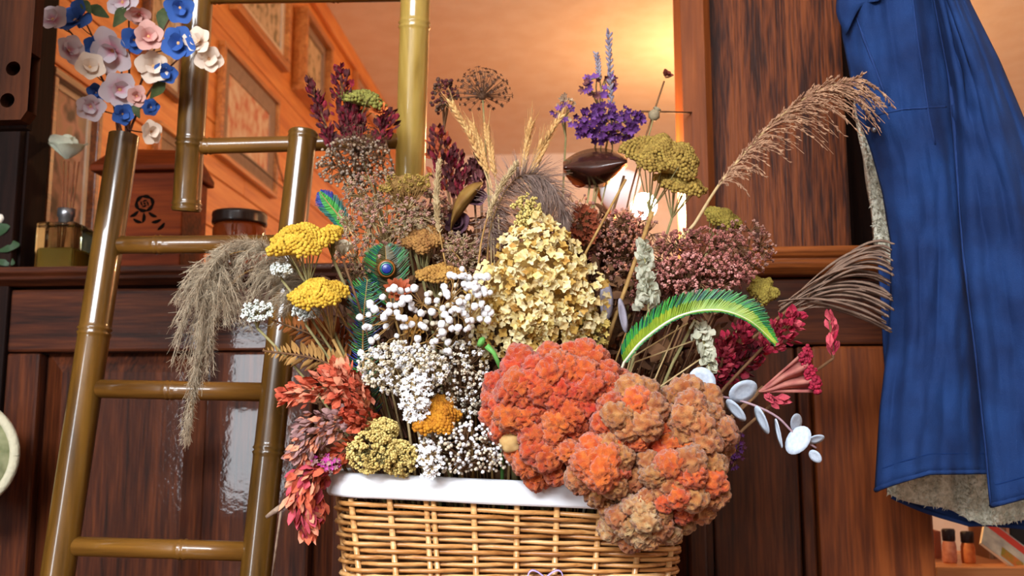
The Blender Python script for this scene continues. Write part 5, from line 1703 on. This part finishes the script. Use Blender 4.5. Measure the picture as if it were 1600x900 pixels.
while len(tips) < 230:
    x, y = U(262, 462), U(375, 600)
    e1 = ((x - 372) / 90) ** 2 + ((y - 452) / 72) ** 2
    if e1 < 1 or (abs(x - 300) < 34 and y > 440 and U(0, 1) < .6):
        tips.append(P(x, y, 1.19 + U(-.03, .03)))
fuzz_l = M('grey_fuzz_pale', srgb(206, 190, 164), srgb(178, 158, 132), scale=40, rough=.95, transl=.3)
panicle('pampas_plume', 'large grey-beige pampas plume drooping over the ladder at left', [P(520, 470, 1.20), P(450, 412, 1.19), P(390, 392, 1.19), P(340, 410, 1.19), P(308, 470, 1.19)], tips, fuzz_l, pb0, nh=64, hair=.010, r=.00022)
tips = []
for i in range(46):
    t = U(0, 1)
    tips.append(P(322 - 36 * t + U(-18, 18) * (1.1 - .6 * t), 520 + 180 * t, 1.2 + U(-.02, .02)))
panicle('pampas_plume', 'thin lower strand of the pampas plume reaching down past the rung', [P(470, 440, 1.21), P(400, 420, 1.2), P(350, 460, 1.2), P(318, 540, 1.2), P(296, 640, 1.2)], tips, fuzz_l, pb0, nh=50, droop=.004)
plume('feather_grass', 'lilac-grey fluffy grass plume arching above the hydrangea', [P(760, 420, 1.25), P(768, 350, 1.25), P(796, 290, 1.25), P(832, 272, 1.25), P(866, 296, 1.25), P(884, 345, 1.25)], .048, 1500, fuzz2, d_drop=.014, r=.00028, base=base_for(780, 1.26), start=.1, lean=.3)
def foxtail(lab, pts, w, n, d):
    plume('foxtail_grass', lab, [P(*p) for p in pts], px2m(w, d), n, cream_f, d_drop=0, r=.0006, base=base_for(pts[0][0], d), start=.42, lean=.72, group='foxtail spikes', seg=2, w_prof=lambda t: .55 + .45 * math.sin(PI * min(1, max(0, (t - .42) / .58)) * .9 + .1))
foxtail('pale foxtail spike standing upright left of centre', [(700, 430, 1.26), (690, 380, 1.26), (682, 320, 1.26), (686, 256, 1.26)], 15, 700, 1.26)
foxtail('pale foxtail spike leaning left of the lilac plume', [(745, 430, 1.23), (756, 360, 1.23), (778, 300, 1.23), (806, 258, 1.23)], 13, 700, 1.23)
foxtail('tan foxtail spike lying low behind the yarrow', [(735, 440, 1.27), (715, 400, 1.27), (680, 370, 1.27), (640, 342, 1.27)], 12, 500, 1.27)
wh = M('wheat', srgb(206, 166, 108), srgb(178, 134, 80), scale=80, rough=.8)
for lab, pts in (('tallest wheat ear leaning left below the allium globe', [(765, 290), (745, 235), (725, 195), (704, 160)]), ('second wheat ear right of the tallest one', [(768, 290), (757, 250), (748, 220), (738, 196)]),
                 ('short wheat ear close to the allium stem', [(776, 292), (770, 255), (764, 225), (760, 200)]), ('upright wheat ear above the lilac plume', [(815, 290), (820, 250), (824, 220), (830, 192)]),
                 ('wheat ear curving right towards the purple statice', [(828, 290), (842, 250), (856, 215), (880, 176)]), ('small wheat ear between the upright pair', [(822, 290), (834, 262), (842, 240), (846, 226)])):
    ear(lab, [P(x, y, 1.38) for x, y in pts], wh, 8, 34, 1.38, .022, base=base_for(pts[0][0], 1.36), w=.55, start=.15)
for lab, a, b, r in (('long straw stalk crossing in front of the lamp shade', (915, 395), (978, 280), .0016), ('straw stalk right of the lamp running down to the feather', (958, 505), (1020, 330), .0026)):
    T = MB().tube(along(base_for(a[0] - 20, 1.26), P(a[0], a[1], 1.24), n=5)[:-1] + [P(a[0], a[1], 1.24), P(b[0], b[1], 1.24)], r, 7).build('straw_stalk', straw, None, base_for(a[0], 1.26))
    tag(T, lab, 'stalk', 'straw stalks')

# ---- allium globes ----------------------------------------------------------
alm = M('allium_brown', srgb(112, 82, 60), srgb(84, 58, 42), scale=80, rough=.85)
def allium(lab, c, r, d, n, base, half=False):
    b0 = base
    T = thing('allium_seedhead', lab, 'seed head', b0, 'allium seed heads')
    cc = P(c[0], c[1], d)
    MB().tube(along(b0, cc, n=7), .0013, 6).build('stem', green_stem, T)
    m_, s_ = MB(), MB()
    R = px2m(r, d)
    for i in range(n):
        z = 1 - 2 * (i + .5) / n
        if half and z < -.25:
            continue
        an = i * 2.39996
        dr = Vector((math.sqrt(1 - z * z) * math.cos(an), math.sqrt(1 - z * z) * math.sin(an), z))
        e_ = cc + dr * R * U(.85, 1.05)
        s_.tube([cc, e_], [.0004, .0003], 3, cap=False)
        m_.tpl(random.choice(SHAPES['star']), e_, px2m(3.6, d), qz(dr, U(0, 6)))
    s_.build('rays', alm, T, kind='stuff')
    m_.build('pods', M('allium_pod', srgb(90, 60, 42), srgb(60, 38, 28), scale=80, rough=.8), T, kind='stuff')
    MB().tpl(lumpy(ICO2, 2, .2), cc, px2m(7, d)).build('heart', alm, T)
allium('brown starburst allium globe at the top centre', (754, 150), 44, 1.44, 170, base_for(760, 1.38), half=True)
allium('grey spidery seed globe just below the ladder rung', (562, 236), 44, 1.40, 130, base_for(640, 1.36), half=False)
# umbel seed head, brown spokes
T = thing('fennel_umbel', 'brown spoked fennel umbel seen from below at the ladder foot', 'seed head', base_for(650, 1.34))
nk = P(636, 330, 1.32)
MB().tube(along(wloc(T), nk, n=6), .0014, 6).build('stem', straw, T)
ms_, mt_ = MB(), MB()
for i in range(46):
    e_ = P(632 + U(-40, 40), 290 + U(-18, 8), 1.30 + U(-.03, .04))
    ms_.tube(bez(nk, nk.lerp(e_, .6) - Vector((0, 0, .004)), e_, 3), [.0007, .0006, .0005, .0004], 3, cap=False)
    mt_.tpl(random.choice(SHAPES['clump']), e_, px2m(4, 1.3), rq())
ms_.build('spokes', straw, T, kind='stuff')
mt_.build('seeds', och, T, kind='stuff')

# ---- big reed plume and silver grass at the right ---------------------------
reed_m = M('reed_tan', srgb(176, 138, 108), srgb(136, 98, 76), scale=60, rough=.85)
ax0 = [P(1085, 350, 1.30), P(1130, 280, 1.29), P(1200, 200, 1.28), P(1270, 146, 1.28), P(1334, 124, 1.28)]
T = thing('reed_plume', 'large tan reed plume arching right across the oak panel', 'grass', base_for(1010, 1.32))
ax_ = polyline(ax0, 30)
MB().tube(along(wloc(T), P(1000, 420, 1.31), n=5)[:-1] + [P(1040, 400, 1.31)] + ax_, [.0022] * 8 + [.0022 - .0016 * i / 30 for i in range(len(ax_) - 2)], 6).build('stem', pale_stem, T)
tw, sd_ = MB(), MB()
for i in range(170):
    t = .2 + .8 * i / 170
    j = min(int(t * 30), 29)
    p = ax_[j].lerp(ax_[j + 1], t * 30 - j)
    tan = (ax_[j + 1] - ax_[j]).normalized()
    up = i % 4 == 0
    ln = px2m(U(50, 135) * (1 - .55 * abs(t - .62) / .4) * (.35 if up else 1), 1.28)
    droop = Vector((0, 0, -1)) * (.0 if up else U(.1, .7))
    dirn = (tan * U(.8, 1.1) + droop + flat * U(-.4, .3)).normalized()
    e_ = p + dirn * ln + Vector((0, 0, -U(.25, .65) * ln if not up else .15 * ln))
    pl_ = bez(p, p + tan * ln * .5, e_, 6)
    tw.tube(pl_, [.0007, .0007, .0006, .0006, .0005, .0004, .0003], 4, cap=False)
    for q_ in range(9):
        k_ = U(.25, 1)
        jj = min(int(k_ * 6), 5)
        pp = pl_[jj].lerp(pl_[jj + 1], k_ * 6 - jj)
        dd_ = ((pl_[jj + 1] - pl_[jj]).normalized() + jit(.6)).normalized()
        sd_.tpl(ICO1, pp + dd_ * .002, (.0009, .0009, .0036), Vector((0, 0, 1)).rotation_difference(dd_))
tw.build('branchlets', reed_m, T)
sd_.build('spikelets', reed_m, T, kind='stuff')
T = thing('silver_grass', 'brown silver-grass plume with long arching strands reaching the jacket', 'grass', base_for(1080, 1.32))
silver = M('silver_grass', srgb(132, 108, 92), srgb(104, 82, 70), scale=60, rough=.85)
hub = P(1238, 478, 1.30)
MB().tube(along(wloc(T), P(1160, 540, 1.30), n=6)[:-1] + [P(1160, 540, 1.30), P(1200, 510, 1.30), hub], .002, 6).build('stem', brown_stem, T)
for i in range(34):
    t = i / 33
    pk_ = P(1300 + 50 * (1 - t) + U(-12, 12), 356 + 112 * t + U(-6, 6), 1.29 + U(-.02, .02))
    ex = P(1392 + U(-8, 4) , 385 + 140 * t + U(-6, 6), 1.285 + U(-.015, .012))
    s0 = hub + (P(1238 + U(-24, 14), 476 + U(-10, 14), 1.3) - hub)
    pl_ = bez(s0, pk_, ex, 12)
    m_ = MB().tube(pl_, [.0010] * 4 + [.0018] * 8 + [.001], 4)
    for k in range(16):
        a_ = U(.3, 1)
        jj = min(int(a_ * 12), 11)
        pp = pl_[jj].lerp(pl_[jj + 1], a_ * 12 - jj)
        dd_ = ((pl_[jj + 1] - pl_[jj]).normalized() + jit(.35)).normalized()
        m_.tpl(ICO1, pp, (.0013, .0013, .0036), Vector((0, 0, 1)).rotation_difference(dd_))
    m_.build('strand', silver, T)

# ---- peacock feathers -------------------------------------------------------
def barb_feather(name, label, pts, lenfn, side, n, mats, matfn, quill_m, base, d=1.2, r=.0007, group='peacock feathers', angle=.6):
    ax_ = polyline(pts, 30)
    T = thing(name, label, 'feather', base, group)
    MB().tube(along(base, ax_[0], n=5)[:-1] + ax_, [.0016] * 5 + [.0016 - .001 * i / 31 for i in range(31)], 6).build('quill', quill_m, T)
    hs = [MB() for _ in mats]
    for i in range(n):
        t = i / n
        j = min(int(t * 30), 29)
        p = ax_[j].lerp(ax_[j + 1], t * 30 - j)
        tan = (ax_[j + 1] - ax_[j]).normalized()
        nr = (CAM - p).normalized()
        sd = tan.cross(nr).normalized()
        for s_ in side:
            dirn = (sd * s_ + tan * angle + nr * U(-.15, .15)).normalized()
            ln = lenfn(t, s_) * U(.88, 1.1)
            e1 = p + dirn * ln * .55
            e2 = p + dirn * ln + tan * ln * .15 + jit(.0008)
            # two halves so that the colour can change along the barb
            a_, b_ = matfn(t, s_)
            hs[a_].tube([p, e1], [r, r], 3, cap=False)
            hs[b_].tube([e1, e2], [r, r * .5], 3, cap=False)
    for h, m in zip(hs, mats):
        if h.n:
            h.build('barbs', m, T, kind='stuff')
    return T
fg = M('feather_green', srgb(60, 160, 50), srgb(34, 130, 62), scale=50, rough=.35, spec=.7, sheen=.2)
fy = M('feather_lime', srgb(150, 168, 44), srgb(110, 150, 44), scale=50, rough=.35, spec=.7)
ft = M('feather_teal', srgb(24, 110, 90), srgb(16, 76, 76), scale=50, rough=.35, spec=.7)
fb = M('feather_blue', srgb(24, 40, 130), srgb(30, 60, 140), scale=50, rough=.35, spec=.7)
fbr = M('feather_bronze', srgb(96, 84, 40), srgb(70, 66, 44), scale=50, rough=.4, spec=.6)
quill = M('quill_white', srgb(226, 220, 196), rough=.4)
barb_feather('peacock_feather', 'green peacock sword feather arching over the right of the bouquet',
             [P(975, 566, 1.16), P(1006, 530, 1.15), P(1060, 494, 1.14), P(1120, 484, 1.14), P(1170, 500, 1.14), P(1212, 536, 1.15)],
             lambda t, s_: px2m((24 + 12 * math.sin(PI * t)) * (1 if t < .75 else max(.15, 1 - (t - .75) * 3.2)) if s_ < 0 else 5, 1.15), (-1, 1), 420, [fg, fy, ft],
             lambda t, s_: (1, 0) if U(0, 1) < .72 else (1, 2), quill, base_for(950, 1.22), r=.00085, angle=.75)
barb_feather('peacock_feather', 'peacock feather with long teal barbs left of the baby\'s breath',
             [P(580, 650, 1.19), P(568, 580, 1.18), P(568, 500, 1.18), P(574, 436, 1.18)], lambda t, s_: px2m(28 * U(.5, 1.2) * (1 if t < .85 else (1 - t) / .15 + .2), 1.18), (-1, 1), 64, [ft, fg, fb],
             lambda t, s_: random.choice(((0, 1), (0, 0), (0, 2), (1, 0))), straw, base_for(600, 1.22), r=.0009, angle=.45)
# eye feather
T = barb_feather('peacock_feather', 'peacock eye feather with blue spot behind the rust strawflower',
                 [P(612, 480, 1.235), P(608, 440, 1.23), P(604, 410, 1.23), P(602, 384, 1.23)], lambda t, s_: px2m(38 * math.sin(PI * (.15 + .8 * t)), 1.23), (-1, 1), 170, [fbr, fg, ft], lambda t, s_: (0, random.choice((0, 1, 2))), straw, base_for(620, 1.25), r=.0008, angle=.5)
ce = P(604, 420, 1.222)
nrm = (CAM - ce).normalized()
for nm, rr_, mt, of in (('eye_ring', 15, M('eye_bronze', srgb(130, 80, 34), rough=.3), 0), ('eye_teal', 11, ft, .0012), ('eye_blue', 8, fb, .0024)):
    MB().lathe([(0, .0012), (px2m(rr_ * .8, 1.22), .0010), (px2m(rr_, 1.22), 0), (0, -.0006)], ce + nrm * of, 20, ax=nrm).build(nm, mt, T, label='iridescent eye of the feather')
barb_feather('peacock_feather', 'blue-green peacock feather tip at the left below the rung',
             [P(540, 360, 1.34), P(528, 336, 1.34), P(512, 316, 1.34), P(500, 300, 1.34)], lambda t, s_: px2m(20 * math.sin(PI * (.2 + .75 * t)), 1.34), (-1, 1), 120, [fg, fb, ft], lambda t, s_: (0, 1) if t > .55 else (0, 2), straw, base_for(620, 1.32), r=.0009)
# short green shoot in the middle
T = thing('green_shoot', 'bright green stalk below the hydrangea beside the orange cockscomb', 'stalk', base_for(790, 1.18))
MB().tube(along(wloc(T), P(784, 580, 1.13), n=4)[:-1] + [P(784, 580, 1.13), P(772, 552, 1.13), P(760, 540, 1.13)], [.0022] * 5 + [.0026, .0035], 8).build('shaft', M('fresh_green', srgb(104, 170, 84), srgb(84, 150, 70), scale=80, rough=.5), T)
MB().tpl(lumpy(ICO2, 2, .2), P(752, 534, 1.13), (.007, .006, .004), rq()).build('tip', M('fresh_green', (0, 0, 0)), T)

# ---- silver eucalyptus ------------------------------------------------------
euc = M('eucalyptus_silver', srgb(190, 202, 216), srgb(170, 184, 202), scale=8, rough=.6, bump=.15, bscale=30)
T = thing('eucalyptus_branch', 'silver-white eucalyptus branch with round leaves at lower right', 'branch', base_for(1050, 1.16))
eax = polyline([P(1060, 612, 1.13), P(1100, 618, 1.115), P(1140, 622, 1.11), P(1180, 634, 1.11), P(1215, 652, 1.11), P(1240, 676, 1.11), P(1275, 700, 1.11)], 24)
MB().tube(along(wloc(T), eax[0], n=5)[:-1] + eax, .0013, 6).build('stem', M('pinkish_stem', srgb(176, 150, 160), srgb(150, 120, 130), scale=60, rough=.6), T)
def round_leaf():
    vs, fs = [(0, .5, -.05)], []
    for rg, rr_ in ((1, .28), (2, .5)):
        for i in range(20):
            a = 2 * PI * i / 20
            x, y = rr_ * math.cos(a), rr_ * math.sin(a)
            vs.append((x * (1 - .12 * max(0, y)), y + .5, .16 * x * x + .08 * y * y))
    for i in range(20):
        j = (i + 1) % 20
        fs += [(0, 1 + i, 1 + j), (1 + i, 21 + i, 21 + j, 1 + j)]
    return MB().add(np.array(vs), fs).mesh('eucalyptus_leaf', euc)
rl = round_leaf()
def leaf_at(c0, c1, width, turn, d=1.105, nm='leaf', me=None, T_=None):
    """leaf from pixel c0 (stalk end) to c1 (tip); turn = how far it shows its face"""
    a, b = P(c0[0], c0[1], d), P(c1[0], c1[1], d + U(-.006, .004))
    y_ = (b - a)
    L_ = y_.length
    y_.normalize()
    nr = (CAM - a).normalized()
    nr = (nr - y_ * nr.dot(y_)).normalized()
    nr = Quaternion(y_, turn) @ nr
    x_ = y_.cross(nr).normalized()
    q = Matrix((x_, y_, nr)).transposed().to_quaternion()
    o = part(nm, me or rl, T_ or T, a, q, (px2m(width, d), L_, L_))
    md = o.modifiers.new('thickness', 'SOLIDIFY')
    md.thickness = .03
    return o
for c0, c1, w_, tn in (((1102, 620), (1090, 574), 44, .1), ((1104, 620), (1118, 660), 32, .3), ((1140, 622), (1182, 600), 42, .75), ((1136, 624), (1164, 658), 20, .6), ((1182, 634), (1200, 678), 22, .9),
                       ((1212, 654), (1222, 700), 14, 1.1), ((1236, 668), (1252, 652), 40, 1.0), ((1262, 668), (1232, 708), 34, .2), ((1262, 690), (1288, 682), 20, .9), ((1266, 704), (1282, 722), 18, .5), ((1060, 612), (1034, 606), 18, 1.0)):
    leaf_at(c0, c1, w_, tn)
# ---- white bell spikes ------------------------------------------------------
hop = M('papery_white', srgb(206, 206, 186), srgb(180, 180, 156), scale=60, rough=.8, transl=.2)
def hopspike(lab, pts, w, n, d, ll):
    leaf_plume('bells_spike', lab, [P(*p) for p in pts], px2m(w, d), n, hop, px2m(ll, d), lw=.5, base=base_for(pts[0][0] - 20, 1.26), group='papery white spikes', lean=.6, prof=lambda t: 1 - .75 * t, stem_m=green_stem)
hopspike('tall papery white spike behind the green feather', [(1014, 485, 1.22), (1010, 440, 1.22), (1006, 382, 1.22)], 24, 120, 1.22, 15)
hopspike('papery white spike hanging under the green feather arch', [(1086, 500, 1.18), (1100, 535, 1.17), (1108, 572, 1.17)], 17, 70, 1.17, 16)
for lab, c0, c1, w_ in (('lilac-white lunaria disc beside the straw stalk', (948, 500), (946, 440), 24), ('narrow white lunaria disc left of the papery spike', (978, 520), (968, 466), 14)):
    T = thing('lunaria_disc', lab, 'seed pod', base_for(940, 1.24), 'lunaria discs')
    MB().tube(along(wloc(T), P(c0[0], c0[1], 1.23), n=5), .001, 5).build('stem', straw, T)
    me = rl.copy()
    me.materials.clear()
    me.materials.append(M('lunaria', srgb(176, 172, 186), srgb(156, 150, 166), scale=40, rough=.4))
    leaf_at(c0, c1, w_, .5, 1.23, 'disc', me, T)
# crossing dry stalks below the green feather
for i, (lab, a, b) in enumerate((('dry grass stalk rising steeply below the feather arch', (1020, 600), (1060, 508)), ('dry grass stalk running flat below the feather arch', (992, 566), (1090, 530)),
                                 ('dry grass stalk slanting up to the white spike', (1030, 605), (1096, 560)), ('dry grass stalk close to the feather quill', (985, 560), (1075, 505)))):
    o = MB().tube(along(base_for(990, 1.24), P(a[0], a[1], 1.19), n=4)[:-1] + [P(a[0], a[1], 1.19), P(b[0], b[1], 1.185)], .001, 5).build('dry_stalk', pale_stem, None, base_for(990, 1.24))
    tag(o, lab, 'stalk', 'dry stalks')
# pale beige pod beside cockscomb
o = MB().tpl(lumpy(ICO3, 1.5, .2, 4), P(798, 690, 1.095), (px2m(18, 1.1), px2m(14, 1.1), px2m(17, 1.1))).tube(along(base_for(798, 1.18), P(798, 690, 1.1), n=8), .002, 6).build('seed_pod', M('beige_pod', srgb(206, 176, 120), srgb(180, 140, 84), scale=60, rough=.8), None, base_for(798, 1.18))
tag(o, 'pale beige seed pod under the left end of the orange cockscomb', 'seed pod')

# ================================================================== artificial blossoms in the bamboo rail
pinkw = M('blossom_pink_white', srgb(206, 96, 126), srgb(216, 120, 146), scale=3, rough=.8, transl=.2, tipc=srgb(206, 194, 200))
blue = M('blossom_blue', srgb(44, 78, 150), srgb(60, 104, 180), scale=2, rough=.8, transl=.2, tipc=srgb(54, 92, 164))
crew = M('blossom_cream', srgb(214, 178, 150), srgb(222, 196, 174), scale=3, rough=.8, transl=.2, tipc=srgb(226, 208, 190))
rosy = M('blossom_rosy', srgb(180, 60, 70), srgb(196, 84, 88), scale=3, rough=.8, transl=.2, tipc=srgb(206, 160, 150))
yc = M('blossom_centre', srgb(214, 190, 90), srgb(190, 110, 120), scale=200, rough=.8)
bl_me = {k: petal_mesh('blossom_petal', m, w=.95, cup=.22, tipcurl=.15) for k, m in (('p', pinkw), ('b', blue), ('c', crew), ('r', rosy))}
lf_me = petal_mesh('blossom_leaf', M('blossom_leaf', srgb(52, 66, 34), srgb(74, 86, 44), scale=3, rough=.6), w=.5, cup=.1, tipcurl=.3)
cen = MB().tpl(lumpy(ICO1, 2, .3), (0, 0, 0), 1).mesh('blossom_centre', yc)
twg = M('blossom_twig', srgb(92, 50, 34), srgb(70, 38, 26), scale=60, rough=.8)
DB = 1.53
def blossom_branch(lab, tip, flowers, leaves):
    b0 = Lb - Vector((0, 0, .03)) + jit(.006)
    T = thing('blossom_branch', lab, 'artificial flower', b0, 'artificial blossom branches')
    tp = P(tip[0], tip[1], DB + U(-.03, .03))
    ax_ = bez(b0, b0 + Vector((0, 0, .09)) + (tp - b0) * .15, tp, 14)
    sm = MB().tube(ax_, [.0022 - .0012 * i / 14 for i in range(15)], 6)
    for px, py, r, kind in flowers:
        c = P(px, py, DB + U(-.05, .02))
        n_ = min(ax_[3:], key=lambda q: (q - c).length + max(0, q.z - c.z) * .5)
        sm.tube(bez(n_, n_.lerp(c, .5) - Vector((0, 0, .004)), c, 3), .001, 4, cap=False)
        f_ = ((CAM - c).normalized() + jit(.55) + Vector((0, 0, .1))).normalized()
        qf = qz(f_, U(0, 6))
        o = part('blossom', cen, T, c + f_ * .002, qf, px2m(r * .16, DB))
        for k in range(9):
            q = Quaternion((0, 0, 1), 2 * PI * (k if k < 5 else k * 1.25 + .5) / 5 + U(-.15, .15)) @ Quaternion((1, 0, 0), U(.0, .45) if k < 5 else U(.6, .95))
            pt_ = bpy.data.objects.new('petal', bl_me[kind])
            link(pt_, o)
            pt_.rotation_mode = 'QUATERNION'
            pt_.rotation_quaternion = q
            pt_.scale = (6.6 * U(.9, 1.1),) * 3 if k < 5 else (4.6,) * 3
    sm.build('stem', twg, T)
    for px, py, an, ln in leaves:
        c = P(px, py, DB + U(-.02, .02))
        d_ = (rgt * math.cos(an) + Vector((0, 0, 1)) * math.sin(an) + flat * U(-.4, .1)).normalized()
        nr = (CAM - c).normalized()
        x_ = d_.cross(nr).normalized()
        q = Matrix((x_, d_, x_.cross(d_))).transposed().to_quaternion()
        part('leaf', lf_me, T, c - d_ * px2m(ln * .5, DB), q, px2m(ln, DB))
blossom_branch('blossom branch with the two biggest pink and white flowers', (178, 60), [(178, 78, 35, 'p'), (186, 140, 30, 'p'), (142, 166, 22, 'p')], [(215, 160, 2.4, 34)])
blossom_branch('blossom branch with pink flowers leaning farthest left', (84, 22), [(106, 80, 24, 'p'), (84, 32, 24, 'p'), (140, 106, 24, 'c')], [(155, 18, 2.6, 36)])
blossom_branch('blossom branch with pink flowers at the top edge of the photo', (200, -30), [(192, 4, 24, 'p'), (218, 20, 20, 'r'), (232, 58, 24, 'r')], [(188, 26, 1.1, 40)])
blossom_branch('blossom branch with blue flowers at its left', (120, 10), [(120, 34, 30, 'b'), (152, 70, 18, 'b'), (150, 145, 14, 'b')], [(135, 10, 2.2, 30)])
blossom_branch('blossom branch with blue flowers at its right', (284, -4), [(280, 68, 28, 'b'), (282, 12, 24, 'b'), (262, 112, 19, 'b'), (208, 62, 20, 'b')], [(254, 30, 1.5, 40)])
blossom_branch('blossom branch with pale flowers touching the hanging ladder', (322, 60), [(312, 66, 22, 'c'), (326, 92, 22, 'c'), (240, 104, 26, 'c')], [(246, 140, .8, 36)])
blossom_branch('short blossom branch with small blue and pink flowers low at the rail', (215, 150), [(214, 150, 16, 'r'), (190, 178, 17, 'b'), (236, 168, 15, 'b'), (234, 206, 20, 'c')], [(212, 172, 2.0, 28)])
